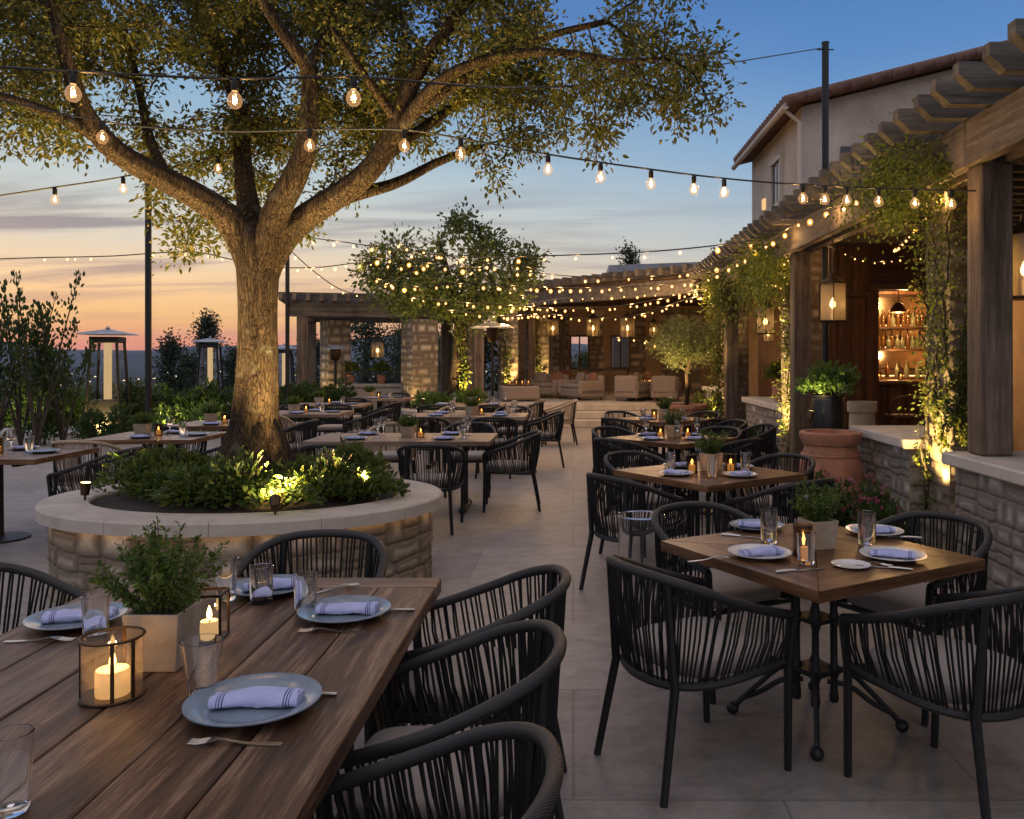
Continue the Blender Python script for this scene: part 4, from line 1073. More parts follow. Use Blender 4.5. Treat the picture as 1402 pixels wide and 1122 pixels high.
vine('vine on the second stone pier behind the tall post', [[(2.95 + dx, PIER_Y[1] - .26, .2), (2.94 + dx, PIER_Y[1] - .28, 1.4), (2.95 + dx, PIER_Y[1] - .27, 2.3), (2.9, PIER_Y[1] - .3, 3.0)] for dx in (0, .1)], 2200, .045, .07, .05)
vine('vine draped over the pergola beam at the second post', [[(2.66, 10.9, 3.0), (2.66, 11.8, 3.12), (2.68, 12.8, 3.1), (2.7, 13.6, 3.0)], [(2.72, 11.2, 2.86), (2.74, 12.2, 2.85), (2.74, 13.0, 2.8)]], 3800, .052, .12, .35)
vine('vine hanging at the far end of the pergola beam', [[(2.66, 14.6, 3.0), (2.66, 15.6, 3.08), (2.68, 16.8, 3.02)], [(2.72, 15.0, 2.8), (2.74, 16.2, 2.75)], [(2.8, 16.3, .3), (2.8, 16.35, 1.4), (2.76, 16.4, 2.7)]], 3200, .065, .13, .4)
vine('thin vine on the warm plaster wall at the right edge', [[(4.9, 8.2, .2), (4.9, 8.4, 1.2), (4.85, 8.6, 2.0), (4.9, 8.9, 2.8)]], 220, .07, .08, .1)
for x, y, lb in ((-1.83, 22.1, 'vine on the left uplit lounge pier'), (-1.1, 23.55, 'vine on the lounge pier beside the sofas')):
    vine(lb, [[(x, y, .4), (x + .1, y - .02, 1.4), (x - .05, y, 2.3), (x, y, 2.9)]], 380, .09, .10, .05)
vine('vine climbing the trunk of the second tree', [[(-2.25, 16.85, .7), (-2.2, 16.85, 1.4), (-2.28, 16.82, 2.2)]], 320, .09, .07, .05)
# ------------------------------------------------------------------ hedge and shrubs at the terrace edge
hx = [(-12.9, 16.8, 1.05), (-11.9, 16.9, 1.0), (-11.0, 17.2, 1.1), (-10.1, 17.3, .95), (-9.2, 17.4, 1.05), (-8.4, 17.6, .95), (-7.6, 17.7, 1.05), (-6.9, 18.1, 1.0), (-6.2, 19.0, .95), (-5.4, 19.4, 1.0)]
hw = ['at the far left end of the hedge', 'second from the left end of the hedge', 'behind the tall branching shrubs', 'just left of the nearest tower heater', 'behind the nearest tower heater', 'right of the nearest tower heater', 'at the foot of the left light pole', 'in front of the second tower heater', 'just right of the tree trunk in the hedge', 'at the right end of the hedge by the corner pergola']
for k, ((x, y, h), wd) in enumerate(zip(hx, hw)):
    bush('hedge_shrub', 'dense dark green hedge shrub ' + wd, 'shrub', (x, y, 0), (.72, .5, h * .92), 1700, .10, ('leaf_hedge', 'leaf_tree')[k % 3 == 1], 'hedge shrubs along the terrace edge', k, 9, .5, None, .5)
for k, (px, py, Y, lb) in enumerate(((128, 585, 15.6, 'small lit shrub in front of the nearest tower heater'), (168, 575, 15.6, 'small pale shrub right of the nearest tower heater leg'), (232, 570, 16.6, 'bright lit shrub below the left light pole'), (284, 566, 16.6, 'bright lit shrub below the second tower heater'), (60, 590, 15.2, 'small dim shrub under the tall branching shrubs'))):
    p = W(px, py, Y); bush('low_shrub', lb, 'shrub', (p.x, Y, 0), (.34, .3, .62), 520, .085, 'leaf_bright' if k in (2, 3) else 'leaf_hedge', 'low lit shrubs before the hedge', k + 3, 6)
for k, (px, Y, h, lb, sd) in enumerate(((28, 15.2, 3.0, 'tall dark branching shrub at the left edge against the sunset', 1), (50, 14.9, 3.35, 'tallest dark branching shrub against the sunset', 2), (86, 15.3, 2.7, 'leaning dark branching shrub left of the nearest tower heater', 3), (-8, 15.0, 3.1, 'dark branching shrub cut by the left edge of the photo', 4))):
    b = W(px, 590, Y); t = thing('branching_shrub', lb, 'shrub', (b.x, Y, 0), 0, 'tall branching shrubs against the sunset')
    g = np.random.default_rng(sd); mb = MB(); P = []; D = []
    for s in range(6):
        a = g.uniform(0, 6.28); ln = h * g.uniform(.55, 1.0); lean = g.uniform(.06, .34)
        q = spline([(0, 0, 0), (math.cos(a) * lean * .4 * ln, math.sin(a) * lean * .3 * ln, ln * .45), (math.cos(a) * lean * ln, math.sin(a) * lean * .6 * ln, ln)], 22)
        mb.tube(q, list(np.linspace(.03, .006, 22)), 5)
        for i in range(10, 22):
            k2 = 8; sp = .13 * (1.15 - i / 24); c = np.array(q[i]); w = g.normal(size=(k2, 3)) * sp
            P.append(c + w); D.append(unit(w * 2 + np.array([0, 0, .35])))
    mb.build('stems', M['bark_dark'], t, sharp=0); leaves('foliage', np.concatenate(P), np.concatenate(D), .095, M['leaf_tree'], t, asp=.5)
# ------------------------------------------------------------------ trees beyond the terrace
dl = [(232, 462, 34, .75, 'pointed dark tree beyond the hedge right of the left light pole', 'far'), (284, 438, 36, .8, 'taller loose tree behind the second tower heater', 'far'), (322, 472, 34, .8, 'dark rounded tree just left of the trunk', 'far'),
      (258, 492, 40, .7, 'small dark tree between the light pole and the second tower heater', 'far'), (430, 470, 38, 1.6, 'dark tree seen left of the corner pergola pier', 'far'), (500, 440, 30, 2.2, 'dense dark tree seen through the corner pergola', 'far'), (545, 450, 34, 1.8, 'dark tree behind the right of the corner pergola', 'far'),
      (655, 455, 27.5, 1.8, 'dark tree between the second tree and the lounge', 'tree'), (610, 452, 31, 1.8, 'dark tree behind the second tree trunk', 'tree'), (795, 488, 40, 2.0, 'tree seen through the left lounge window', 'tree'), (850, 490, 38, 1.8, 'tree seen through the right lounge window', 'tree'), (862, 336, 36, .8, 'small tree rising above the grey flat roof', 'far'), (345, 492, 44, 2.2, 'distant dark tree behind the trunk', 'far'), (60, 500, 40, 2.2, 'distant dark tree behind the tall branching shrubs', 'far')]
for k, (px, py, Y, rw, lb, mt) in enumerate(dl):
    top = W(px, py, Y); H = top.z + .6; z0 = -.6 if Y < 60 else -3
    t = thing('background_tree', lb, 'tree', (top.x, Y, z0), 0, 'trees beyond the terrace'); g = np.random.default_rng(k + 50)
    h = top.z - z0; mb = MB(); P = []; D = []
    mb.tube(spline([(0, 0, 0), (.05, .03, h * .5), (0, 0, h * .97)], 10), list(np.linspace(.16, .02, 10)), 7); mb.build('trunk', M['bark_dark'], t, sharp=0)
    br = MB()
    for s in range(34):
        f = g.uniform(.12, .98); a = g.uniform(0, 6.28); ln = rw * (1.05 - f) ** .6 * g.uniform(.55, 1.0)
        tip = np.array([math.cos(a) * ln, math.sin(a) * ln, h * f + ln * .35]); b = np.array([0, 0, h * f])
        br.tube([b, (b + tip) / 2 + np.array([0, 0, .05]), tip], [.03, .02, .008], 4)
        k2 = 95; q = g.random((k2, 1)) ** .6; c = b + (tip - b) * q + g.normal(size=(k2, 3)) * .20; P.append(c); D.append(unit(g.normal(size=(k2, 3)) + np.array([0, 0, .3])))
    br.build('branches', M['bark_dark'], t, sharp=0)
    leaves('crown', np.concatenate(P), np.concatenate(D), 0.115, M['leaf_far' if mt == 'far' else 'leaf_tree'], t, asp=.55)
# dark wooded slope seen low behind the hedge
P = []; g = np.random.default_rng(77)
for k in range(170):
    a = math.radians(g.uniform(-46, 24)); r = g.uniform(150, 520); s = np.clip((r - 34) / 500, 0, 1); zz = -.35 - 70 * s * s * (3 - 2 * s)
    c = np.array([r * math.sin(a), r * math.cos(a) + 12, zz + 1.5]); n = 260; P.append(c + g.normal(size=(n, 3)) * np.array([1.7, 1.7, 1.4]) * (.6 + r / 260))
P = np.concatenate(P); tag(leaves('wooded_slope', P, g.normal(size=P.shape), .75, M['leaf_far'], None, asp=.7), 'dark scrub woodland on the slope below the terrace', 'woodland', kind='stuff')
# ------------------------------------------------------------------ rope armchair
def mirror(p): return p + [(-x, y, z) for x, y, z in p[::-1][1:]]
TOPR = spline(mirror([(-.272, .245, .60), (-.288, .12, .635), (-.298, -.03, .685), (-.272, -.18, .745), (-.175, -.295, .785), (0, -.335, .795)]), 61)
LOWR = spline(mirror([(-.252, .215, .425), (-.266, .08, .415), (-.258, -.08, .40), (-.215, -.19, .392), (-.13, -.255, .386), (0, -.28, .384)]), 61)
def make_chair(rope='rope', rail='rail', lb='', nc=82):
    t = thing('rope_armchair', lb, 'chair', (0, 0, 0), 0, 'rope armchairs on the terrace')
    mb = MB(); mb.tube(TOPR, .018, 10); mb.build('top_rail', M[rail], t)
    mb = MB(); mb.tube(LOWR, .017, 8); mb.build('seat_rail', M[rail], t)
    mb = MB(); g = random.Random(3)
    for k in range(nc):
        f = (k + .5) / nc * 60 + g.uniform(-.28, .28); i = min(int(f), 59); u = f - i
        a = TOPR[i] * (1 - u) + TOPR[i + 1] * u; b = LOWR[i] * (1 - u) + LOWR[i + 1] * u
        n = np.array([a[0], a[1] + .02, 0]); n = n / (np.linalg.norm(n) + 1e-6)
        m = (a + b) / 2 + n * g.uniform(.004, .020) + np.array([g.uniform(-.004, .004), g.uniform(-.004, .004), 0])
        mb.tube([a, m, b], .0044, 5, False)
    mb.build('rope_back', M[rope], t)
    for s in (-1, 1):
        mb = MB(); mb.tube([(s * .245, .245, 0), (s * .255, .236, .42), (s * .272, .246, .60)], [.0145, .017, .017], 8); mb.build('leg', M['black_metal'], t)
        mb = MB(); mb.tube([(s * .225, -.325, 0), (s * .195, -.255, .38), (s * .190, -.285, .78)], [.0145, .0175, .0165], 8); mb.build('leg', M['black_metal'], t)
    mb = MB(); mb.tube(spline([(-.245, .225, .405), (-.25, 0, .40), (-.20, -.20, .39), (0, -.262, .385), (.20, -.20, .39), (.25, 0, .40), (.245, .225, .405)], 30), .013, 6)
    mb.tube([(-.245, .232, .405), (.245, .232, .405)], .013, 6)
    for y in (-.12, .05): mb.tube([(-.25, y, .398), (.25, y, .398)], .010, 6)
    mb.build('seat_frame', M['black_metal'], t)
    # cushion: rounded D shape
    pr = []
    for k in range(40):
        a = 2 * PI * k / 40; c, s_ = math.cos(a), math.sin(a); e = .38 if s_ > 0 else .55
        pr.append((math.copysign(abs(c) ** e, c) * .235, math.copysign(abs(s_) ** e, s_) * .225 + .005))
    V = []; F = []; lev = [(.0, .93), (.012, .985), (.035, 1.0), (.058, .985), (.070, .94), (.077, .75), (.080, .35)]
    for z, q in lev:
        for x, y in pr: V.append((x * q, y * q, .408 + z))
    n = 40
    for i in range(len(lev) - 1):
        for k in range(n): F.append((i * n + k, i * n + (k + 1) % n, (i + 1) * n + (k + 1) % n, (i + 1) * n + k))
    F.append(tuple(range(n))[::-1]); F.append(tuple(6 * n + k for k in range(n)))
    mb = MB(); mb.add(V, F, 0, True); mb.build('seat_cushion', M['cushion'], t, sharp=60)
    return t
CH = make_chair(); CHC = make_chair('cream_lit_rope', 'cream_lit_rope'); used = {}
def chair(x, y, face, lb, cream=False):
    "face: direction the sitter looks, degrees from +X"
    p = CHC if cream else CH; rz = math.radians(face - 90 + RND.uniform(-3, 3))
    if p not in used:
        used[p] = 1; _KC[p.name] = [(c, list(c.children)) for c in p.children]; p.location = (x, y, 0); p.rotation_euler = (0, 0, rz); p['label'] = lb; return p
    return dup(p, (x, y, 0), rz, lb)
# ------------------------------------------------------------------ tables
def bevel(o, w=.003, seg=2):
    m = o.modifiers.new('edge', 'BEVEL'); m.width = w; m.segments = seg; m.limit_method = 'ANGLE'; return o
def bistro_base(t, ry=0.0):
    mb = MB()
    for sx, sy in ((-1, -1), (1, -1), (1, 1), (-1, 1)):
        x, y = .055 * sx, .055 * sy
        mb.lathe([(.017, .10), (.021, .12), (.017, .15), (.015, .20), (.023, .22), (.023, .25), (.015, .27), (.0145, .42), (.021, .44), (.021, .47), (.0145, .49), (.0145, .69), (.024, .705)], 12, (x, y, 0))
    mb.box((0, 0, .235), (.16, .16, .022), 0, .004); mb.box((0, 0, .455), (.15, .15, .018), 0, .004)
    for a in (0, PI / 2): mb.box((0, 0, .698), (.62, .045, .012), a, .003) if a == 0 else mb.box((0, 0, .6975), (.045, .62, .011), 0, .003)
    mb.build('column', M['iron'], t)
    for k in range(4):
        a = ry + k * PI / 2; ca, sa = math.cos(a), math.sin(a); mb = MB()
        for z0, z1, dz in ((.245, .0, 0), (.185, .0, -.0)):
            q = spline([(.05, 0, z0), (.14, 0, z0 - .012), (.235, 0, z0 - .075 - (.02 if z0 > .2 else 0)), (.31, 0, .075), (.345, 0, .036)], 14)
            mb.tube([(x * ca, x * sa, z) for x, y, z in q], .0115, 8, flat=1.0)
        mb.sphere((.352 * ca, .352 * sa, .027), (.028, .028, .027), 12, 8); mb.build('foot', M['iron'], t)
def mitred_top(S, th, mats, t, z=.75):
    h = S / 2; mb = MB(); g = .0012
    for k in range(4):
        a = k * PI / 2; ca, sa = math.cos(a), math.sin(a)
        for y0, y1 in ((-h, -h * .55), (-h * .55, 0)):
            y0 += g if y0 != -h else 0; y1 -= g
            pl = [(y0 + g, y0), (-y0 - g, y0), (-y1 - g, y1), (y1 + g, y1)] if y1 < -.01 else [(y0 + g, y0), (-y0 - g, y0), (0, -.002)]
            mb.prism([(x * ca - y * sa, x * sa + y * ca) for x, y in pl], z - th, z, k % 2)
    return bevel(mb.build('tabletop', mats, t), .0025)
def square_table(lb, c, rot, S=.95, base_rot=0, pale=False):
    t = thing('square_table', lb, 'table', (*c, 0), math.radians(rot), 'square tables along the walkway')
    mitred_top(S, .045, [M['pale_x' if pale else 'oak_x'], M['pale_y' if pale else 'oak_y']], t); bistro_base(t, math.radians(base_rot - rot)); return t
def long_table(lb, c, sx, sy, mats, group, rot=0, name='long_table', base='trestle'):
    t = thing(name, lb, 'table', (*c, 0), math.radians(rot), group)
    n = max(3, int(round(sy / .19))); w = sy / n; mb = MB()
    for k in range(n): mb.box((0, -sy / 2 + (k + .5) * w, .75 - .0225), (sx, w - .003, .045), 0, .003)
    mb.build('tabletop', M[mats], t)
    mb = MB()
    for s in (-1, 1): mb.box((s * sx * .32, 0, .69), (.05, sy * .8, .03), 0, .004)
    mb.box((0, 0, .69), (sx * .62, .05, .026), 0, .004); mb.build('apron', M['iron'], t)
    for s in ((-1, 1) if base == 'trestle' else (0,)):
        mb = MB(); x = s * sx * .34
        if base == 'trestle':
            for y in (-.05, .05): mb.tube([(x, y, .03), (x, y, .69)], .022, 10)
            mb.box((x, 0, .03), (.07, sy * .62, .05), 0, .012); mb.sphere((x, sy * .3, .03), .03); mb.sphere((x, -sy * .3, .03), .03)
        else: mb.lathe([(.25, 0), (.25, .015), (.06, .03), (.05, .06), (.045, .66), (.06, .69)], 24)
        mb.build('leg', M['iron'], t)
    return t
# foreground plank table
ft = thing('plank_table', 'long dark plank dining table laid for dinner in the foreground', 'table', (-1.11, 1.85, 0))
TW, TL, X0, Y0 = 1.22, 2.62, -1.72 + 1.11, .55 - 1.85
mb = MB(); n = 6; w = TW / n
for k in range(n):
    mb.box((X0 + (k + .5) * w, Y0 + (TL - .135) / 2, .722), (w - .0045, TL - .139, .056), 0, .004)
bd = mb.build('tabletop', M['table_plank'], ft)
mb = MB(); mb.box((X0 + TW / 2, Y0 + TL - .066, .722), (TW + .004, .132, .057), 0, .005); mb.build('end_board', M['table_cross'], ft)
for sx in (-1, 1):
    for y in (-1.05, 1.05):
        mb = MB(); mb.box((sx * .48, y, .345), (.10, .10, .69), 0, .008); mb.build('leg', M['table_plank'], ft)
mb = MB()
for sx in (-1, 1): mb.box((sx * .48, 0, .65), (.03, 2.0, .08), 0, .004)
for y in (-1.05, 1.05): mb.box((0, y, .65), (.86, .03, .08), 0, .004)
mb.build('apron', M['table_plank'], ft)
TOPZ = .7501
# ------------------------------------------------------------------ table ware
_mesh = {}
def inst(key, make, name, loc, rz, lb, cat, group, sc=None):
    "single mesh thing; copies share the mesh"
    if key not in _mesh: o = make(); o.name = name; _mesh[key] = o.data
    else: o = bpy.data.objects.new(name, _mesh[key]); COL.objects.link(o)
    o.location = loc; o.rotation_euler = (0, 0, rz)
    if sc: o.scale = (sc, sc, sc)
    return tag(o, lb, cat, group)
def plate_mk(mat):
    def f():
        m = MB(); m.lathe([(0, .004), (.085, .004), (.092, .006), (.115, .016), (.142, .024), (.146, .026), (.146, .029), (.140, .0285), (.112, .0205), (.094, .011), (.080, .009), (0, .009)], 64)
        return m.build('dinner_plate', M[mat])
    return f
def napkin_mk(sd=0):
    m = MB(); n = 26; L = .215 - .012 * (sd % 3); h0 = random.Random(sd); p1, p2, p3 = (h0.uniform(0, 6) for _ in range(3)); bend = h0.uniform(-.6, .6); V = []; F = []; k = 22
    for i in range(n):
        x = -L / 2 + L * i / (n - 1); e = 1 - .04 * math.sin(i * 1.7)
        if i in (0, n - 1): e *= .9
        for j in range(k):
            a = 2 * PI * j / k; c, s = math.cos(a), math.sin(a)
            y = math.copysign(abs(c) ** .75, c) * .036 * e; z = math.copysign(abs(s) ** .7, s) * .0135 * e
            z += .0025 * math.sin(x * 55 + j * .8 + p1) + .0035 * math.sin(a * 3 + p2); z *= 1 + .16 * math.sin(x * 21 + p3)
            y += bend * x * x * 2 + .0025 * math.sin(x * 40 + p2)
            V.append((x, y, z + .016))
    for i in range(n - 1):
        for j in range(k): F.append((i * k + j, i * k + (j + 1) % k, (i + 1) * k + (j + 1) % k, (i + 1) * k + j))
    F += [tuple(range(k))[::-1], tuple((n - 1) * k + j for j in range(k))]; m.add(V, F, 0, True)
    # loose outer fold lying over the roll
    V = []; F = []; kk = 12
    for i in range(n):
        x = -L / 2 + .004 + (L - .008) * i / (n - 1)
        for j in range(kk):
            a = PI * (1.10 - .78 * j / (kk - 1)); q_ = 1 + .16 * math.sin(x * 21 + p3); V.append((x, math.cos(a) * .0385 + .004 + bend * x * x * 2 + .004 * math.sin(x * 30 + p1) * (j / kk), (math.sin(a) * .0185) * q_ + .0145 + .002 * math.sin(x * 45 + p2)))
    for i in range(n - 1):
        for j in range(kk - 1): F.append((i * kk + j, (i + 1) * kk + j, (i + 1) * kk + j + 1, i * kk + j + 1))
    m.add(V, F, 0, True)
    return m.build('napkin', M['napkin'])
def strip(m, pts, th=.0018):
    "flat strip: (x, z, half width)"
    V = []; F = []; n = len(pts)
    for x, z, h in pts: V += [(x, -h, z), (x, h, z), (x, h, z + th), (x, -h, z + th)]
    for i in range(n - 1):
        for j in range(4): F.append((4 * i + j, 4 * i + (j + 1) % 4, 4 * i + 4 + (j + 1) % 4, 4 * i + 4 + j))
    F += [(3, 2, 1, 0), tuple(4 * (n - 1) + j for j in range(4))]; m.add(V, F, 0, False)
def fork_mk():
    m = MB(); strip(m, [(.0, .001, .008), (.03, .001, .0085), (.08, .003, .005), (.115, .009, .0035), (.135, .012, .004), (.15, .010, .012), (.158, .008, .0125)])
    for y in (-.0105, -.0035, .0035, .0105): m.tube([(.157, y, .009), (.18, y, .005), (.20, y, .006)], [.0019, .0018, .001], 6)
    return m.build('fork', M['steel'])
def knife_mk():
    m = MB(); m.tube([(0, 0, .005), (.05, 0, .006), (.09, 0, .005)], [.006, .0065, .005], 8, flat=.7); strip(m, [(.088, .004, .004), (.10, .003, .008), (.17, .003, .0085), (.20, .003, .006), (.212, .003, .0015)]); return m.build('knife', M['steel'])
def tumbler_mk(r0, r1, h):
    def f():
        m = MB(); m.lathe([(0, .001), (r0 * .9, .001), (r0, .006), (r1, h), (r1 - .002, h + .001), (r1 - .0035, h), (r0 - .004, .016), (0, .013)], 36); return m.build('tumbler', M['glass'])
    return f
def wine_mk():
    m = MB(); m.lathe([(0, .001), (.034, .001), (.034, .003), (.006, .008), (.0035, .02), (.0035, .085), (.010, .095), (.030, .115), (.038, .145), (.036, .18), (.031, .205), (.0295, .205), (.034, .18), (.036, .145), (.028, .117), (0, .100)], 28); return m.build('wine_glass', M['glass'])
def plate(p, lb, mat='plate_blue', sc=1): return inst('plate' + mat, plate_mk(mat), 'dinner_plate', (p[0], p[1], TOPZ - .003), RND.uniform(0, 6), lb, 'plate', 'dinner plates on the tables', sc)
def napkin(p, rz, lb, sc=1): return inst('napkin%d' % (len([1 for o in bpy.data.objects if o.name.startswith('napkin')]) % 5), (lambda k=RND.randrange(99): napkin_mk(k)), 'napkin', (p[0], p[1], TOPZ + .006), rz, lb, 'napkin', 'rolled striped napkins', sc)
def fork(p, rz, lb): return inst('fork', fork_mk, 'fork', (p[0], p[1], TOPZ), rz, lb, 'fork', 'forks on the tables')
def knife(p, rz, lb): return inst('knife', knife_mk, 'knife', (p[0], p[1], TOPZ), rz, lb, 'knife', 'knives on the tables')
def tumbler(p, lb, k='t', r0=.030, r1=.040, h=.135): return inst('tumbler' + k, tumbler_mk(r0, r1, h), 'tumbler', (p[0], p[1], TOPZ), 0, lb, 'glass', 'glasses on the tables')
def wine(p, lb): return inst('wine', wine_mk, 'wine_glass', (p[0], p[1], TOPZ), 0, lb, 'wine glass', 'glasses on the tables')
def candle_parts(t, r, h, z, power, light=True):
    c = MB(); c.lathe([(0, z), (r, z), (r * 1.01, z + .004), (r, z + h - .004), (r * .93, z + h), (r * .6, z + h - .004), (0, z + h - .006)], 28); c = c.build('candle', M['wax'], t)
    w = MB(); w.tube([(0, 0, z + h - .007), (.001, 0, z + h + .008)], .0012, 5); w.build('wick', M['soil'], c)
    f = MB(); f.lathe([(0, 0), (.005, .003), (.008, .011), (.007, .02), (.004, .032), (0, .042)], 12, (0, 0, z + h + .004)); f.build('flame', M['flame'], c)
    if light: lamp('POINT', 'candle_light', (0, 0, z + h + .022), power, (1, .55, .20), .009, parent=t)
def round_votive(loc, lb):
    t = thing('candle_holder', lb, 'candle holder', (*loc, TOPZ)); r, h = .070, .147
    m = MB(); m.lathe([(r - .003, .006), (r - .002, h - .004), (r - .0045, h - .004), (r - .0055, .006)], 48); m.build('glass_cylinder', M['votive_glass'], t)
    m = MB()
    for z in (.004, h): m.tube([(r * math.cos(a), r * math.sin(a), z) for a in np.linspace(0, 2 * PI, 48, endpoint=False)], .0036, 8, closed=True)
    for a in (-.4, 1.7, 3.55, 5.2): m.box((r * math.cos(a), r * math.sin(a), h / 2), (.003, .009, h), a)
    m.lathe([(0, .001), (r, .001), (r, .005), (0, .0055)], 40); m.build('metal_frame', M['bronze'], t)
    candle_parts(t, .0385, .062, .006, 3.0); return t
def square_lantern(loc, rz, lb, s=.085, h=.14):
    t = thing('candle_lantern', lb, 'lantern', (*loc, TOPZ), rz); m = MB()
    for x in (-1, 1):
        for y in (-1, 1): m.box((x * s / 2, y * s / 2, h / 2), (.007, .007, h), 0, .001)
    for z in (.004, h - .004):
        for q in (-1, 1): m.box((0, q * s / 2, z), (s - .008, .0065, .009), 0, .001); m.box((q * s / 2, 0, z), (.0065, s - .008, .009), 0, .001)
    m.box((0, 0, .002), (s - .01, s - .01, .003)); m.build('metal_frame', M['bronze'], t)
    m = MB()
    for q in (-1, 1): m.box((0, q * (s / 2), h / 2), (s - .009, .0015, h - .02)); m.box((q * (s / 2), 0, h / 2), (.0015, s - .009, h - .02))
    m.build('glass_panes', M['pane'], t); candle_parts(t, .026, .05, .004, 2.0); return t
def small_votive_make(lb, power=1.3):
    t = thing('candle_holder', lb, 'candle holder', (0, 0, 0), 0, 'votive candles on the tables'); r, h = .042, .125
    m = MB(); m.lathe([(0, .003), (r - .003, .003), (r - .002, .008), (r - .002, h - .004), (r - .0045, h - .004), (r - .0055, .008), (0, .006)], 28); m.build('glass_cylinder', M['smoke_glass'], t)
    m = MB()
    for z in (.004, h): m.tube([(r * math.cos(a), r * math.sin(a), z) for a in np.linspace(0, 2 * PI, 28, endpoint=False)], .003, 6, closed=True)
    for a in (-.9, .7, 2.2, 3.8): m.tube([(r * math.cos(a), r * math.sin(a), 0), (r * math.cos(a), r * math.sin(a), h)], .002, 5)
    m.build('metal_frame', M['black_metal'], t); candle_parts(t, .024, .045, .007, power); return t
VOT = None
def votive(p, lb, z=TOPZ):
    global VOT
    if VOT is None: VOT = small_votive_make(lb); VOT.location = (p[0], p[1], z); return VOT
    return dup(VOT, (p[0], p[1], z), RND.uniform(0, 6), lb)
def herb_foliage(h, w, n, size, seed, white=0, name='foliage', parent=None, z0=0.0):
    g = np.random.default_rng(seed); P = []; D = []; mb = MB()
    ns = 44
    for s in range(ns):
        a = g.uniform(0, 6.28); q = g.random() ** .6 * w * .5; hh = h * g.uniform(.45, 1.0) * (1 - .35 * (q / (w * .5)) ** 2)
        pth = spline([(math.cos(a) * q * .25, math.sin(a) * q * .25, z0), (math.cos(a) * q * .6, math.sin(a) * q * .6, z0 + hh * .55), (math.cos(a) * q, math.sin(a) * q, z0 + hh)], 10)
        mb.tube(pth, list(np.linspace(.0022, .001, 10)), 4, False); m = n // ns
        f = g.uniform(1.5, 8.99, m); i = f.astype(int); T = np.array(pth); b = T[i] + (T[i + 1] - T[i]) * (f - i)[:, None]
        d = unit(g.normal(size=(m, 3)) + np.array([math.cos(a) * .3, math.sin(a) * .3, .35])); P.append(b + d * .004); D.append(d)
    st = mb.build('stems', M['stem'], parent, sharp=0)
    fo = leaves(name, np.concatenate(P), np.concatenate(D), size, M['leaf_herb'], parent, asp=.42)
    if white:
        T = np.concatenate(P); T = T[T[:, 2] > np.quantile(T[:, 2], .7)][:white]; Pw = np.repeat(T, 5, 0); leaves('flowers', Pw, unit(g.normal(size=Pw.shape) + np.array([0, 0, .5])), size * .55, M['petal_white'], parent, asp=.8)
def square_pot(t, s0, s1, h, mat):
    m = MB(); V = []; F = []
    lev = [(s0 / 2, 0), (s1 / 2, h), (s1 / 2 - .010, h), (s1 / 2 - .014, h - .02)]
    for r, z in lev:
        for x, y in ((-1, -1), (1, -1), (1, 1), (-1, 1)): V.append((x * r, y * r, z))
    for i in range(3):
        for k in range(4): F.append((4 * i + k, 4 * i + (k + 1) % 4, 4 * i + 4 + (k + 1) % 4, 4 * i + 4 + k))
    F += [(3, 2, 1, 0)]; m.add(V, F); o = bevel(m.build('pot', M[mat], t), .004, 2)
    m = MB(); r = s1 / 2 - .0135; m.add([(-r, -r, h - .018), (r, -r, h - .018), (r, r, h - .018), (-r, r, h - .018), (0, 0, h - .008)], [(0, 1, 4), (1, 2, 4), (2, 3, 4), (3, 0, 4)]); m.build('soil', M['soil'], t)
POTS = {}
def herb(p, lb, kind='small', sc=1.0, rz=None):
    if kind not in POTS:
        t = thing('potted_herb', lb, 'potted plant', (p[0], p[1], TOPZ), 0 if rz is None else rz, 'potted herbs on the tables')
        if kind == 'big': square_pot(t, .125, .150, .155, 'pot_stone'); herb_foliage(.25, .35, 2700, .017, 4, 0, 'foliage', t, .14)
        elif kind == 'small': square_pot(t, .105, .128, .125, 'pot_stone'); herb_foliage(.20, .27, 2400, .0155, 6, 14, 'foliage', t, .11)
        else: square_pot(t, .11, .135, .11, 'pot_stone'); herb_foliage(.15, .24, 1500, .021, 9, 0, 'foliage', t, .095)
        POTS[kind] = t; return t
    return dup(POTS[kind], (p[0], p[1], TOPZ), RND.uniform(0, 1.5) if rz is None else rz, lb, None, sc)
# ------------------------------------------------------------------ foreground table setting
S = [((-.755, 1.985), 1.06, .06, 'nearest blue grey plate on the foreground plank table', 'nearest striped napkin rolled on a blue grey plate'),
     ((-.735, 2.70), 1.0, .05, 'blue grey plate by the walkway edge of the foreground table, second from the front', 'rolled napkin on the second plate along the walkway edge of the foreground table'),
     ((-1.08, 2.985), .95, .35, 'plate at the far end of the foreground table before the head chair', 'napkin folded on the plate at the far end of the foreground table'),
     ((-1.555, 2.63), .97, .30, 'plate on the hedge side of the foreground table beside the herb planter', 'rolled napkin on the plate beside the herb planter')]
for p, sc, rz, l1, l2 in S:
    plate(p, l1, 'plate_blue', sc); napkin((p[0] + .005, p[1] + .01), rz, l2, 1.0 if sc > 1 else .93)
fork((-.84 + .215, 1.80), PI - .02, 'fork lying in front of the nearest plate, tines left'); knife((-.755 - .115 + .29, 2.06), PI + .04, 'knife handle showing behind the nearest plate')
fork((-.845 + .215, 2.535), PI - .03, 'fork in front of the second plate along the walkway edge'); knife((-.735 + .215, 2.75), PI + .05, 'knife beside the second plate along the walkway edge')
fork((-1.66, 2.45), .05, 'fork in front of the plate on the hedge side of the foreground table'); fork((-.93, 2.93), .75, 'fork right of the plate at the far end of the foreground table')
tumbler(TP(15, 1112), 'tall tumbler cut by the left edge of the photo on the foreground table', 'a', .030, .037, .145)
tumbler(TP(276, 952), 'flared tumbler just left of the nearest plate', 'b', .030, .050, .135)
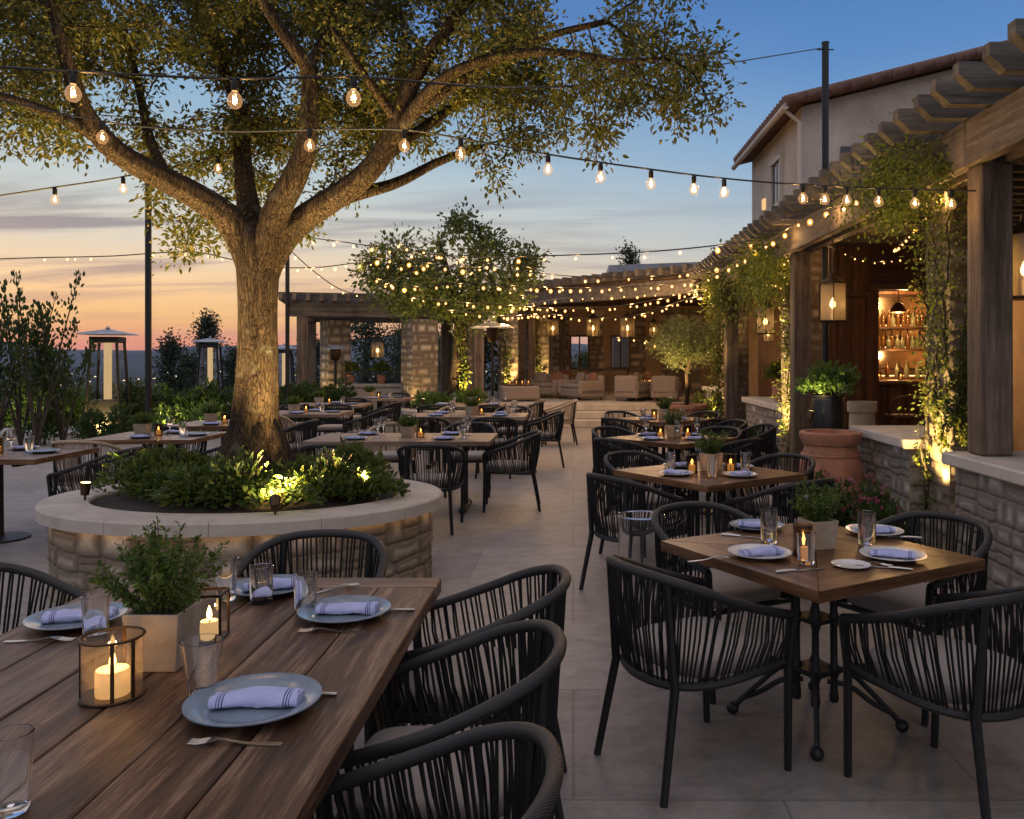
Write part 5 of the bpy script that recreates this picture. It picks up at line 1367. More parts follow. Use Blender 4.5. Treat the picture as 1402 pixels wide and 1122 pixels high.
tumbler(TP(310, 822), 'tallest tumbler behind the square candle lantern', 'a'); tumbler(TP(358, 826), 'tumbler left of the plate at the far end of the foreground table', 'c', .036, .039, .125)
tumbler(TP(418, 838), 'tumbler right of the far end plate on the foreground table', 'd', .033, .038, .125); tumbler(TP(131, 874), 'tumbler between the herb planter and the hedge side plate', 'd')
round_votive((-1.13, 2.06), 'round glass candle holder with bronze frame and lit pillar candle'); square_lantern((-1.075, 2.48), .12, 'small square bronze candle lantern behind the herb planter')
herb((-1.11, 2.275), 'square stone planter of fine leaved herbs on the foreground table', 'big', rz=.0)
for x, y, f, lb in ((-.37, 1.60, 180, 'nearest rope armchair on the walkway side of the foreground table'), (-.37, 2.30, 180, 'second rope armchair from the front beside the foreground table'), (-.36, 2.98, 180, 'third rope armchair beside the foreground table, farthest along the walkway side'), (-1.09, 3.42, 270, 'rope armchair at the far head of the foreground table'), (-2.02, 2.98, -12, 'rope armchair on the hedge side of the foreground table')): chair(x, y, f, lb)
# ------------------------------------------------------------------ square tables along the walkway
C1 = (1.047, 3.635)
square_table('nearest square wooden table with mitred top and cast iron base', C1, 30, .955, -105)
for nm, a, d in (('near left', 210, .645), ('near right', 300, .645), ('far right', 30, .62), ('far left', 120, .62)):
    chair(C1[0] + d * math.cos(math.radians(a)), C1[1] + d * math.sin(math.radians(a)), a + 180, 'rope armchair at the %s side of the nearest square table' % nm)
for px, py, rz, nm, mt, wh in ((1040, 757, .32, 'near left', 'plate_white', 1), (1222, 760, -.35, 'near right', 'plate_white', 1), (1036, 720, -.30, 'far left', 'plate_blue', 1), (1197, 727, .1, 'far right', 'plate_white', 1)):
    p = TP(px, py, .765); plate(p, 'round plate at the %s place of the nearest square table' % nm, mt, .9); napkin((p.x, p.y), rz, 'rolled striped napkin at the %s place of the nearest square table' % nm, .86)
plate(TP(1165, 776), 'small side plate near the front corner of the nearest square table', 'plate_white', .52)
for px, py, rz, k, lb in ((942, 770, .35, 'f', 'fork left of the near left plate on the nearest square table'), (1062, 785, .28, 'k', 'knife right of the near left plate on the nearest square table'), (1250, 782, PI - .4, 'k', 'knife beside the near right plate on the nearest square table'), (1150, 770, -.4, 'f', 'fork resting by the small side plate'), (988, 733, -.45, 'k', 'knife left of the far left plate on the nearest square table'), (1262, 738, 2.9, 'k', 'spoon like knife by the far right plate on the nearest square table')):
    (fork if k == 'f' else knife)(TP(px, py), rz, lb)
tumbler(TP(1053, 744), 'tall tumbler in front of the far left plate on the nearest square table', 'e', .037, .039, .155); tumbler(TP(1187, 750), 'tumbler in front of the far right plate on the nearest square table', 'e'); tumbler(TP(1104, 772), 'small clear tumbler in front of the votive on the nearest square table', 'd')
votive(TP(1099, 760), 'black framed votive candle on the nearest square table'); herb(TP(1120, 750), 'herb in a square stone pot on the nearest square table', 'small', rz=.3)
gv = thing('glass_floor_vase', 'tall clear glass vase standing on the paving behind the near left chair', 'vase', (.375, 4.62, 0))
m = MB(); m.lathe([(0, .004), (.115, .004), (.125, .012), (.128, .70), (.126, .715), (.122, .715), (.120, .03), (0, .025)], 40); m.build('body', M['glass'], gv)
m = MB(); m.tube([(.126 * math.cos(a), .126 * math.sin(a), .715) for a in np.linspace(0, 2 * PI, 40, endpoint=False)], .004, 6, closed=True); m.build('rim', M['glass'], gv)
SQ = [('second', (.98, 6.12), 36, (210, 300, 28, 120)), ('third', (1.02, 8.72), 45, (225, 315, 45, 135)), ('fourth', (1.22, 11.45), 40, (222, 312, 42, 132))]
NM = ('near left', 'near right', 'far right', 'far left')
for nm, c, rot, angs in SQ:
    square_table('%s square table along the walkway counted from the front' % nm, c, rot, .98, rot + 10)
    for w, a in zip(NM, angs):
        a = rot + {'near left': 180, 'near right': 270, 'far right': 0, 'far left': 90}[w]; ca, sa = math.cos(math.radians(a)), math.sin(math.radians(a))
        chair(c[0] + .66 * ca, c[1] + .66 * sa, a + 180, 'rope armchair at the %s side of the %s square table' % (w, nm))
        p = (c[0] + .31 * ca, c[1] + .31 * sa); plate(p, 'plate at the %s place of the %s square table' % (w, nm), ('plate_white', 'plate_blue')[w.startswith('far')], .85)
        napkin(p, math.radians(a + 90) + RND.uniform(-.3, .3), 'rolled napkin at the %s place of the %s square table' % (w, nm), .85)
        if w in ('near left', 'near right', 'far left'):
            q = (c[0] + .17 * ca - .21 * sa, c[1] + .17 * sa + .21 * ca)
            (tumbler if nm != 'third' else wine)(q, '%s at the %s place of the %s square table' % ('tumbler' if nm != 'third' else 'wine glass', w, nm))
    votive((c[0] - .12, c[1] - .03), 'votive candle beside the herb on the %s square table' % nm); herb((c[0] + .03, c[1] + .04), 'flowering herb in a stone pot on the %s square table' % nm, 'small', 1.05)
    if nm != 'fourth': votive((c[0] + .17, c[1] + .02), 'second votive candle right of the herb on the %s square table' % nm)
# chairs tucked on the pier side of the walkway tables
for x, y, f, lb in ((2.0, 9.75, 190, 'dark rope armchair behind the urn near the second lantern'), (1.78, 10.35, 200, 'rope armchair between the third and fourth square tables')): chair(x, y, f, lb)
# ------------------------------------------------------------------ long tables of the middle row
LG = [('long pale oak table behind the big round planter', (-1.76, 8.78), 1.86, .95, 'first middle table'), ('second pale oak table of the middle row, nearer the second tree', (-1.50, 12.2), 1.66, .92, 'second middle table'), ('farthest middle table beside the umbrella heater', (-1.85, 15.05), 1.25, .85, 'third middle table')]
for k, (lb, c, sx, sy, tn) in enumerate(LG):
    long_table(lb, c, sx, sy, 'pale_x', 'oak tables in the middle row')
    for sxn, dx in (('left', -.45), ('right', .45)):
        for syn, dy, f in (('near', -.98 if k == 0 else -.95, 90), ('far', .95, 270)):
            if k == 2 and syn == 'far': continue
            cream = syn == 'far' and sxn == 'left'
            chair(c[0] + dx + (.0 if syn == 'near' else .1), c[1] + dy, f, '%s rope armchair at the %s %s side of the %s' % ('cream' if cream else 'black', syn, sxn, tn), cream)
            p = (c[0] + dx, c[1] + (.27 if syn == 'far' else -.27)); plate(p, 'plate at the %s %s place of the %s' % (syn, sxn, tn), 'plate_blue', .85); napkin(p, RND.uniform(-.3, .3), 'napkin at the %s %s place of the %s' % (syn, sxn, tn), .85)
            wine((p[0] + .19, p[1] + (-.12 if syn == 'far' else .16)), 'wine glass at the %s %s place of the %s' % (syn, sxn, tn))
    chair(c[0] + sx / 2 + (.15, .2, .36)[k], c[1] + .05, 180, 'black rope armchair at the right end of the %s' % tn)
    if k == 2: chair(c[0] + sx / 2 + .95, c[1] + .35, 185, 'cream rope armchair standing apart near the lounge steps', True)
    herb((c[0] + .02, c[1] + .05), 'leafy herb in a stone pot on the %s' % tn, 'leafy', 1.15); votive((c[0] + .17, c[1] - .04), 'votive candle right of the herb on the %s' % tn)
    tumbler((c[0] + .62 * sx / 1.86, c[1] - .12), 'tumbler near the right end of the %s' % tn)
# ------------------------------------------------------------------ hedge side tables
HG = [('first', (-5.02, 7.32), 1.25, .95), ('second', (-4.42, 8.95), 1.12, .95), ('third', (-4.42, 10.65), 1.1, .95), ('fourth', (-4.05, 12.75), 1.2, .95), ('fifth', (-4.35, 15.0), 1.3, .95), ('sixth', (-4.0, 17.3), 1.3, .9)]
for k, (nm, c, sx, sy) in enumerate(HG):
    tn = '%s hedge side table' % nm
    long_table('%s table of the row along the hedge counted from the front' % nm, c, sx, sy, 'oak_x' if k < 3 else 'pale_x', 'tables of the row along the hedge', name='pedestal_table', base='pedestal')
    chair(c[0] + sx / 2 + .30, c[1] - .1, 180, 'black rope armchair at the right end of the %s' % tn)
    chair(c[0] - .25, c[1] - .85 if k != 1 else c[1] - .80, 90, '%s rope armchair on the near side of the %s' % ('cream' if k in (1, 3) else 'black', tn), k in (1, 3))
    if k > 2: chair(c[0] + .15, c[1] + .9, 270, 'black rope armchair on the far side of the %s' % tn)
    for w, dx, dy in (('near', -.05, -.28), ('far', .05, .28), ('right', .40, .02)):
        p = (c[0] + dx, c[1] + dy); plate(p, 'plate at the %s place of the %s' % (w, tn), 'plate_blue', .85)
        if w != 'right': napkin(p, RND.uniform(-.4, .4), 'napkin at the %s place of the %s' % (w, tn), .85)
    if k < 2: wine((c[0] + .12, c[1] + .0), 'wine glass in the middle of the %s' % tn)
    tumbler((c[0] + .2, c[1] + .12), 'tumbler on the %s' % tn); votive((c[0] - .02, c[1] + .04), 'votive candle in the middle of the %s' % tn)
    herb((c[0] - .22, c[1] + .10), 'herb in a stone pot on the %s' % tn, 'leafy', 1.1)
# ------------------------------------------------------------------ lounge furniture on the raised floor
def cush(m, c, d, b=.05): m.box(c, d, 0, b)
def sofa(lb, x, y, rz, wd=1.5, name='sofa', cat='sofa', pil=2, z=.501, group='pale upholstered lounge seats'):
    t = thing(name, lb, cat, (x, y, z), math.radians(rz), group); n = 2 if wd > 1.1 else 1
    m = MB(); cush(m, (0, 0, .22), (wd, .80, .24), .04); m.build('base', M['sofa'], t)
    for s in (-1, 1):
        m = MB(); cush(m, (s * (wd / 2 - .09), -.02, .36), (.18, .86, .44), .06); m.build('armrest', M['sofa'], t)
    m = MB(); cush(m, (0, .33, .48), (wd - .02, .20, .52), .07); m.build('backrest', M['sofa'], t)
    w = (wd - .38) / n
    for k in range(n):
        m = MB(); cush(m, (-(wd - .38) / 2 + (k + .5) * w, -.07, .405), (w - .01, .62, .14), .045); m.build('seat_cushion', M['sofa'], t)
    for k in range(pil):
        m = MB(); m.box((0, 0, 0), (.42, .13, .38), 0, .055, 0, Matrix.Translation((-(wd - .5) / 2 + .12 + k * (wd - .74) / max(1, pil - 1), .17, .62)) @ Matrix.Rotation(-.28, 4, 'X') @ Matrix.Rotation((-1) ** k * .1, 4, 'Y'))
        m.build('cushion', M['pillow' if k % 2 else 'sofa'], t)
    for sx in (-1, 1):
        for sy in (-1, 1):
            m = MB(); m.lathe([(.018, 0), (.026, .1)], 8, (sx * (wd / 2 - .1), sy * .32, 0)); m.build('leg', M['dark_wood_z'], t)
    t.scale = (.86, .86, .86)
    return t
sofa('pale lounge sofa with rust cushions seen side on at the left of the lounge gap', .20, 21.6, -62, 1.5, pil=2)
sofa('pale lounge sofa set back left beside the uplit pier', -.75, 22.6, -30, 1.3)
sofa('pale sofa farthest back in the lounge under the window', -.6, 25.3, 8, 1.6)
sofa('pale sofa facing the gap at the right of the lounge', 2.0, 22.4, 62, 1.5)
for x, y, r, lb in ((1.45, 20.9, 150, 'rounded pale armchair nearest the steps behind the third table'), (2.3, 20.8, 165, 'pale armchair beside the olive tree at the lounge edge')): sofa(lb, x, y, r, .78, 'lounge_armchair', 'armchair', 0)
for x, y, lb in ((-1.35, 20.9, 'square upholstered ottoman with tealights at the lounge front'), (1.75, 21.7, 'square ottoman table with tealights among the right lounge seats')):
    t = thing('ottoman', lb, 'ottoman', (x, y, .501), .2); m = MB(); m.box((0, 0, .21), (.95, .7, .34), 0, .04); m.build('cushion', M['sofa'], t)
    m = MB(); m.box((0, 0, .395), (.7, .5, .03), 0, .006); m.build('tray', M['dark_wood_x'], t)
    for k in range(4): votive((x - .22 + k * .15, y - .08 + .1 * (k % 2)), 'one of four tealights on the %s' % lb.split(' with')[0], .501 + .411)
t = thing('side_table', 'dark low table standing in the lounge gap', 'table', (.95, 25.8, .501)); m = MB(); m.box((0, 0, .72), (1.6, .6, .05), 0, .006); m.build('tabletop', M['dark_wood_x'], t)
for sx in (-1, 1):
    for sy in (-1, 1): m = MB(); m.box((sx * .74, sy * .24, .347), (.06, .06, .695)); m.build('leg', M['dark_wood_z'], t)
# bar stools
for x, y, lb in ((4.72, 12.05, 'left of the two wooden bar stools at the bar counter'), (5.25, 12.0, 'right of the two wooden bar stools at the bar counter')):
    t = thing('bar_stool', lb, 'bar stool', (x, y, 0), .1, 'wooden bar stools')
    m = MB(); m.box((0, 0, .74), (.40, .40, .06), 0, .02); m.build('seat', M['dark_wood_x'], t)
    m = MB(); m.tube(spline([(-.2, .0, .77), (-.21, -.16, .98), (-.1, -.22, 1.03), (.1, -.22, 1.03), (.21, -.16, .98), (.2, 0, .77)], 20), .02, 8)
    for k in range(5): m.tube([(-.15 + k * .075, -.19, .77), (-.15 + k * .075, -.215, 1.02)], .01, 6)
    m.build('backrest', M['dark_wood_z'], t)
    for sx in (-1, 1):
        for sy in (-1, 1): m = MB(); m.tube([(sx * .2, sy * .2, 0), (sx * .16, sy * .16, .71)], .018, 8); m.build('leg', M['dark_wood_z'], t)
    m = MB()
    for s in (-1, 1): m.tube([(-.185, s * .185, .28), (.185, s * .185, .28)], .011, 6); m.tube([(s * .18, -.18, .36), (s * .18, .18, .36)], .011, 6)
    m.build('stretcher', M['dark_wood_z'], t)
# table lamp and glasses standing on the bar
for k, x in enumerate((4.62, 4.95)): votive((x, 12.7), ('tealight at the left end of the bar counter', 'second tealight on the bar counter')[k], 1.241)
# plant pots on the low wall under the second lantern and by the corner pergola wall
def wall_pot(p, lb, sc, mat='leaf_vine', r=.26):
    t = thing('potted_plant', lb, 'potted plant', p, 0, 'potted plants standing on low walls'); pot_mb(.12 * sc, .22 * sc, n=24).build('pot', M['pot_clay'], t); soil_mb(.10 * sc, .20 * sc).build('soil', M['soil'], t)
    P, D = bush_arrays((0, 0, .34 * sc), (r * sc, r * sc, .22 * sc), 420, .06, .5, 3, .3); leaves('foliage', P, D, .075 * sc, M[mat], t, asp=.5)
wall_pot((3.2, 13.0, .901), 'leafy plant in a clay pot on the low wall under the second lantern', 1.1); wall_pot((3.15, 17.6, .951), 'leafy plant in a clay pot on the farthest low wall', 1.0)
for k, (dx, lb) in enumerate(((-.85, 'left potted shrub on the wall of the corner pergola'), (-.1, 'middle potted shrub on the wall of the corner pergola'), (.6, 'right potted shrub on the wall of the corner pergola'))): wall_pot((-4.7 + dx, 21.0 + dx * .12, .931), lb, 1.0, 'leaf_bright' if k == 2 else 'leaf_vine')
# ------------------------------------------------------------------ patio heaters
def tower_heater(lb, x, y, H=2.2, rz=.2):
    t = thing('tower_heater', lb, 'patio heater', (x, y, 0), rz, 'pyramid tower heaters along the hedge'); k = H / 2.2
    m = MB(); m.add([(sx * .44 * k, sy * .44 * k, 2.03 * k) for sx, sy in ((-1, -1), (1, -1), (1, 1), (-1, 1))] + [(sx * .42 * k, sy * .42 * k, 2.055 * k) for sx, sy in ((-1, -1), (1, -1), (1, 1), (-1, 1))] + [(sx * .05 * k, sy * .05 * k, 2.14 * k) for sx, sy in ((-1, -1), (1, -1), (1, 1), (-1, 1))],
            [(3, 2, 1, 0)] + [(i, (i + 1) % 4, 4 + (i + 1) % 4, 4 + i) for i in range(4)] + [(4 + i, 4 + (i + 1) % 4, 8 + (i + 1) % 4, 8 + i) for i in range(4)] + [(8, 9, 10, 11)])
    m.lathe([(.03 * k, 2.13 * k), (.045 * k, 2.16 * k), (.02 * k, 2.19 * k), (0, 2.21 * k)], 12); m.build('cap', M['silver_top'], t)
    m = MB(); m.box((0, 0, 1.93 * k), (.52 * k, .52 * k, .12 * k), 0, .01); m.build('collar', M['black_metal'], t)
    for sx in (-1, 1):
        for sy in (-1, 1): m = MB(); m.bar((sx * .33 * k, sy * .33 * k, 0), (sx * .23 * k, sy * .23 * k, 1.9 * k), .045 * k, .045 * k, .006); m.build('leg', M['black_metal'], t)
    m = MB(); m.box((0, 0, .38 * k), (.58 * k, .58 * k, .74 * k), 0, .01, 0, None, .93); m.build('base', M['black_metal'], t)
    m = MB(); m.lathe([(.072 * k, .76 * k), (.072 * k, 1.87 * k)], 20); m.build('glass_tube', M['heater_tube'], t)
    m = MB()
    for a in range(4):
        c, s = math.cos(a * PI / 2), math.sin(a * PI / 2)
        V = [(-.26, -.28, .76), (.26, -.28, .76), (.20, -.225, 1.86), (-.20, -.225, 1.86)]; m.add([((x * c - y * s) * k, (x * s + y * c) * k, z * k) for x, y, z in V], [(0, 1, 2, 3)])
    m.build('guard_panes', M['pane'], t)
tower_heater('nearest pyramid tower heater standing left of the light pole', -9.2, 16.6); tower_heater('second pyramid tower heater standing beside the tree trunk', -10.55, 24.4); tower_heater('farthest tower heater just right of the tree trunk', -8.95, 26, 2.02)
def mushroom(lb, x, y, H, k):
    t = thing('mushroom_heater', lb, 'patio heater', (x, y, 0), 0, 'umbrella shaped patio heaters')
    m = MB(); m.lathe([(.43 * k, H - .10), (.425 * k, H - .085), (.28 * k, H - .03), (.06 * k, H), (0, H)], 36); m.lathe([(0, H - .035), (.27 * k, H - .06), (.43 * k, H - .1005)], 36); m.build('reflector', M['silver_top'], t)
    m = MB(); m.lathe([(.05, H - .38), (.10, H - .34), (.12, H - .22), (.12, H - .10), (.05, H - .07)], 20); m.build('burner', M['bronze'], t)
    m = MB(); m.tube([(0, 0, .7), (0, 0, H - .36)], .03, 12); m.build('pole', M['black_metal'], t)
    m = MB(); m.lathe([(.24, 0), (.24, .04), (.21, .06), (.20, .7), (.05, .78)], 24); m.build('base', M['black_metal'], t)
mushroom('umbrella shaped patio heater with pale top before the lounge', -1.56, 16.2, 2.25, 1.0); mushroom('small dark umbrella heater beside the corner pergola pier', -5.55, 19.6, 1.88, .62)
# ------------------------------------------------------------------ light poles
for lb, px, Y, zt, r in (('dark light pole rising behind the hedge left of the trunk', 203, 14.3, 4.6, .052), ('thin light pole just right of the trunk', 393.5, 18.2, 4.3, .045), ('dark light pole rising above the pergola rafters by the house', 1130, 10.2, 5.40, .042)):
    x = (px - VX) / FPX * Y; t = thing('light_pole', lb, 'pole', (x, Y, 0), 0, 'dark metal light poles')
    m = MB(); m.tube([(0, 0, 0), (0, 0, zt)], r, 14); m.tube([(0, 0, zt), (0, 0, zt + .01)], r * 1.1, 14); m.build('shaft', M['black_metal'], t)
    m = MB(); m.lathe([(.11, 0), (.11, .02), (.06, .03)], 16); m.build('base_plate', M['black_metal'], t)
    m = MB(); m.tube([(-r - .06, 0, zt - .08), (r + .06, 0, zt - .08)], .008, 8); m.build('hook', M['black_metal'], t)
# ------------------------------------------------------------------ string lights
def bulb_near(t, p, s=1.0, power=0):
    "hanging globe bulb with socket, glass and filament"
    b = MB(); b.lathe([(.012 * s, .0), (.016 * s, -.008 * s), (.026 * s, -.018 * s), (.033 * s, -.036 * s), (.0335 * s, -.050 * s), (.028 * s, -.066 * s), (.016 * s, -.077 * s), (0, -.081 * s)], 20, (0, 0, -.055 * s))
    if 'bulb%g' % s not in _mesh:
        o = b.build('bulb', M['bulb_glass'], t); _mesh['bulb%g' % s] = o.data
        k = MB(); k.lathe([(0, 0), (.009 * s, -.001 * s), (.010 * s, -.008 * s), (.016 * s, -.012 * s), (.0165 * s, -.05 * s), (.013 * s, -.056 * s), (0, -.057 * s)], 12); sk = k.build('socket', M['black_metal'], o); _mesh['socket%g' % s] = sk.data
        f = MB(); f.sphere((0, 0, -.094 * s), (.0085 * s, .0085 * s, .011 * s), 8, 6); fl = f.build('filament', M['filament'], o); _mesh['fil%g' % s] = fl.data
    else:
        o = link(bpy.data.objects.new('bulb', _mesh['bulb%g' % s]), t)
        link(bpy.data.objects.new('socket', _mesh['socket%g' % s]), o); link(bpy.data.objects.new('filament', _mesh['fil%g' % s]), o)
    o.location = p
    if power: lamp('POINT', 'bulb_light', (p[0], p[1], p[2] - .094 * s), power, (1, .56, .20), .011 * s, parent=t)
def bulb_far(t, p, r, power=0):
    key = 'bf'
    if key not in _mesh:
        m = MB(); m.sphere((0, 0, 0), (.42, .42, .5), 8, 6); m.sphere((0, 0, 0), (1, 1, 1.15), 12, 8, 1); o = m.build('bulb', [M['bulb_lit'], M['bulb_shell']], t); _mesh[key] = o.data
    else: o = link(bpy.data.objects.new('bulb', _mesh[key]), t)
    o.location = (p[0], p[1], p[2] - r * 2.2); o.scale = (r, r, r)
    if power: lamp('POINT', 'bulb_light', (p[0], p[1], p[2] - r * 2.2), power * 2.0, (1, .55, .20), r * .9, parent=t)
def cord_points(ctrl, n=90): return spline([tuple(c) for c in ctrl], n)
def strand(lb, ctrl, bulbs=None, spacing=None, s=1.0, far=None, power=0, every=1, jit=.06, cr=.006):
    "ctrl: points of the cord; bulbs: photo x of bulbs or None with a spacing in metres"
    Q = cord_points(ctrl); t = thing('string_lights', lb, 'string lights', (0, 0, 0), 0, 'string lights over the terrace')
    m = MB(); m.tube(Q, cr * (1.35 if far else 1), 5, False); m.build('cord', M['black_metal'], t)
    Q = np.array(Q); pts = []
    if bulbs:
        px = VX + Q[:, 0] / Q[:, 1] * FPX
        for b in bulbs: pts.append(Q[np.abs(px - b).argmin()])
    else:
        d = np.r_[0, np.cumsum(np.linalg.norm(np.diff(Q, axis=0), axis=1))]
        for x in np.arange(spacing * .5, d[-1], spacing):
            x = x + RND.uniform(-jit, jit); pts.append([np.interp(x, d, Q[:, k]) for k in range(3)])
    for k, p in enumerate(pts):
        pw = power if k % every == 0 else 0
        if far: bulb_far(t, p, far * .92 * RND.uniform(.6, 1.25), pw)
        else: bulb_near(t, tuple(p), s, pw)
    return t
strand('nearest string of large globe bulbs passing through the crown of the big tree', [W(-60, 88, 3.7), W(98, 98, 3.7), W(317, 108, 3.75), W(491, 106, 3.85), W(700, 120, 4.6), W(860, 108, 6.3), W(1126, 66, 10.15)], [98, 317, 491], s=1.0, power=6)
strand('string of globe bulbs sagging from the big tree to the vine covered pergola', [W(-40, 128, 4.9), W(150, 168, 5.0), W(303, 180, 5.1), W(428, 178, 5.1), W(549, 178, 5.1), W(632, 190, 5.15), W(759, 213, 5.3), W(890, 232, 5.5), W(996, 245, 5.7), W(1096, 253, 5.9), W(1205, 258, 6.0), W(1297, 261, 5.9), W(1402, 262, 5.75)],
       [150, 428, 549, 632, 759, 825, 890, 944, 996, 1096, 1131, 1163, 1205, 1252, 1297], s=1.0, power=3.2)
strand('string of small bulbs at the left running into the big tree', [W(-40, 274, 5.6), W(74, 257, 5.8), W(170, 242, 6.0), W(303, 214, 6.2)], [74, 170, 300], s=.9, power=1.6)
strand('string of bulbs from the thin light pole past the second tree to the pergola', [W(394, 322, 18.2), W(480, 333, 17), W(560, 345, 15.8), W(650, 352, 15), W(763, 350, 14), W(887, 345, 13.2), W(1000, 334, 12.3), W(1060, 322, 11.5)], spacing=.62, far=.036, power=2.5, every=2, cr=.008)
strand('distant sagging string of small bulbs over the hedge at the left', [W(-30, 356, 20), W(55, 353, 20), W(150, 351, 20), W(260, 345, 19.5), W(330, 356, 19), W(394, 338, 18.2)], [62, 93, 104, 122, 207, 250, 285, 305], far=.034, power=0, cr=.01)
strand('string of tiny bulbs dropping from the thin pole to the corner pergola roof', [W(394, 340, 18.2), W(430, 372, 18.6), W(470, 398, 19.2), W(520, 408, 19.8)], spacing=.36, far=.028, cr=.008)
strand('level string of tiny bulbs from the thin pole to the second tree', [W(330, 366, 18.5), W(394, 367, 18.2), W(440, 366, 17.6), W(500, 360, 16.6), W(570, 366, 15.9)], spacing=.42, far=.03, power=2, every=4, cr=.008)
strand('glowing string wrapped high across the crown of the second tree', [W(500, 352, 15.6), W(570, 358, 15.4), W(640, 366, 15.2), W(700, 362, 15.3), W(745, 372, 15.8)], spacing=.34, far=.038, power=4, every=3, jit=.1, cr=.006)
strand('glowing string wrapped across the middle of the second tree', [W(505, 378, 15.5), W(560, 392, 15.2), W(640, 388, 15.0), W(720, 392, 15.4), W(800, 394, 17.4), W(880, 392, 18), W(955, 384, 17)], spacing=.30, far=.036, power=4, every=3, jit=.12, cr=.006)
strand('lowest glowing string from the second tree along the lounge fascia', [W(560, 408, 15.6), W(630, 414, 15.3), W(700, 418, 15.6), W(760, 422, 17.5), W(830, 421, 18), W(890, 412, 17.3), W(960, 398, 16)], spacing=.24, far=.032, power=7, every=4, jit=.1, cr=.006)
strand('glowing string hanging in loops under the lounge fascia', [W(610, 424, 15.8), W(690, 432, 16.4), W(750, 430, 18.8), W(800, 436, 19.5), W(870, 432, 19), W(940, 410, 17.2), W(985, 398, 15.8)], spacing=.26, far=.030, power=7, every=4, jit=.1, cr=.006)
strand('upper glowing string from the second tree crown to the pergola eave', [W(530, 330, 16), W(620, 352, 15.2), W(720, 372, 15), W(820, 380, 15), W(920, 376, 14.6), W(990, 362, 14)], spacing=.42, far=.034, power=3, every=4, jit=.15, cr=.006)
strand('string of bulbs sagging low across the lounge front', [W(690, 424, 17), W(760, 410, 18), W(840, 405, 18.4), W(930, 400, 17), W(975, 392, 15.8)], spacing=.33, far=.03, power=7, every=4, jit=.12, cr=.006)
strand('glowing string wound diagonally in the second tree crown', [W(515, 395, 15.7), W(560, 375, 15.3), W(610, 350, 15.3), (W(660, 382, 15.1)), W(725, 408, 15.5)], spacing=.36, far=.034, power=4, every=3, jit=.15, cr=.006)
strand('string of bulbs inside the lounge ceiling', [W(835, 462, 24), W(868, 463, 24), W(900, 472, 23), W(935, 478, 22)], spacing=.5, far=.04, power=5, every=2, cr=.006)
strand('string along the walkway pergola eave running to the lounge', [W(950, 392, 15.6), W(985, 372, 14.2), W(1030, 346, 12.2), W(1100, 300, 9.6), W(1180, 268, 7.6)], spacing=.55, far=.03, power=2, every=3, jit=.1, cr=.006)
# fairy lights woven in the vines under the pergola
for k, (lb, ctrl, n) in enumerate((('fairy lights looping under the pergola ceiling before the bar', [(2.9, 9.6, 2.86), (3.5, 9.9, 2.72), (4.1, 10.2, 2.8), (4.7, 10.0, 2.85)], .16), ('fairy lights hanging in the vine at the second post', [(2.95, 11.2, 2.8), (3.0, 12.0, 2.6), (3.1, 13.0, 2.72), (3.0, 14.0, 2.8)], .18), ('fairy lights trailing down the second stone pier', [(2.88, 11.46, 2.9), (2.86, 11.44, 2.0), (2.9, 11.45, 1.2)], .14), ('fairy lights woven along the nearest pergola beam', [(2.9, 6.6, 2.85), (3.1, 7.6, 2.75), (3.3, 8.6, 2.7), (3.6, 9.4, 2.82)], .17))):
    strand(lb, ctrl, spacing=n, far=.013, power=1.2, every=5, jit=.05, cr=.002)
# ------------------------------------------------------------------ hanging lanterns
def lantern(lb, p, s, power, top=2.9, group='glazed lanterns hanging under the pergolas'):
    t = thing('hanging_lantern', lb, 'lantern', tuple(p), .3, group); n = 6; R = .16 * s; H = .42 * s
    m = MB(); q = [(R * math.cos(2 * PI * k / n), R * math.sin(2 * PI * k / n)) for k in range(n)]
    for x, y in q: m.tube([(x, y, 0), (x, y, H)], .007 * s, 6)
    for z in (0, H):
        for k in range(n): m.tube([(*q[k], z), (*q[(k + 1) % n], z)], .008 * s, 6)
    m.lathe([(R * 1.0, H + .004), (R * .75, H + .03 * s), (R * .22, H + .09 * s), (R * .18, H + .14 * s), (0, H + .15 * s)], 6, (0, 0, 0), 0, False); m.lathe([(0, -.012), (R * .98, -.010), (R * .98, -.004), (0, -.003)], 6, (0, 0, 0), 0, False)
    m.build('cage', M['bronze'], t)
    m = MB()
    for k in range(n): a, b = q[k], q[(k + 1) % n]; m.add([(a[0] * .97, a[1] * .97, .008), (b[0] * .97, b[1] * .97, .008), (b[0] * .97, b[1] * .97, H - .008), (a[0] * .97, a[1] * .97, H - .008)], [(0, 1, 2, 3)])
    m.build('glass', M['amber_glass'], t)
    m = MB(); m.lathe([(0, .0), (.02 * s, .002), (.02 * s, H * .3), (0, H * .31)], 10); m.build('candle_tube', M['wax'], t)
    m = MB(); m.lathe([(0, 0), (.024 * s, .018 * s), (.032 * s, .05 * s), (.020 * s, .085 * s), (0, .125 * s)], 10, (0, 0, H * .33)); m.build('flame', M['lantern_lit'], t)
    c = MB(); z = H + .14 * s; k = 0
    c.tube([(0, 0, z), (0, 0, top - p[2])], .006, 5)
    while z < top - p[2] - .04:
        c.tube([(.012 * math.cos(a) * (k % 2), .012 * math.cos(a) * (1 - k % 2), z + .022 + .02 * math.sin(a)) for a in np.linspace(0, 2 * PI, 8, endpoint=False)], .0035, 4, closed=True); z += .034; k += 1
    c.build('chain', M['bronze'], t)
    lamp('POINT', 'lantern_light', (0, 0, H * .33 + .04 * s), power * 8, (1, .56, .20), .014 * s, parent=t)
lantern('largest hanging lantern in front of the bar under the pergola', W(1140, 440, 9.3), 1.0, 9, 2.95)
lantern('second hanging lantern above the low wall with a potted plant', W(1048, 457, 13.4), 1.0, 9, 2.95)
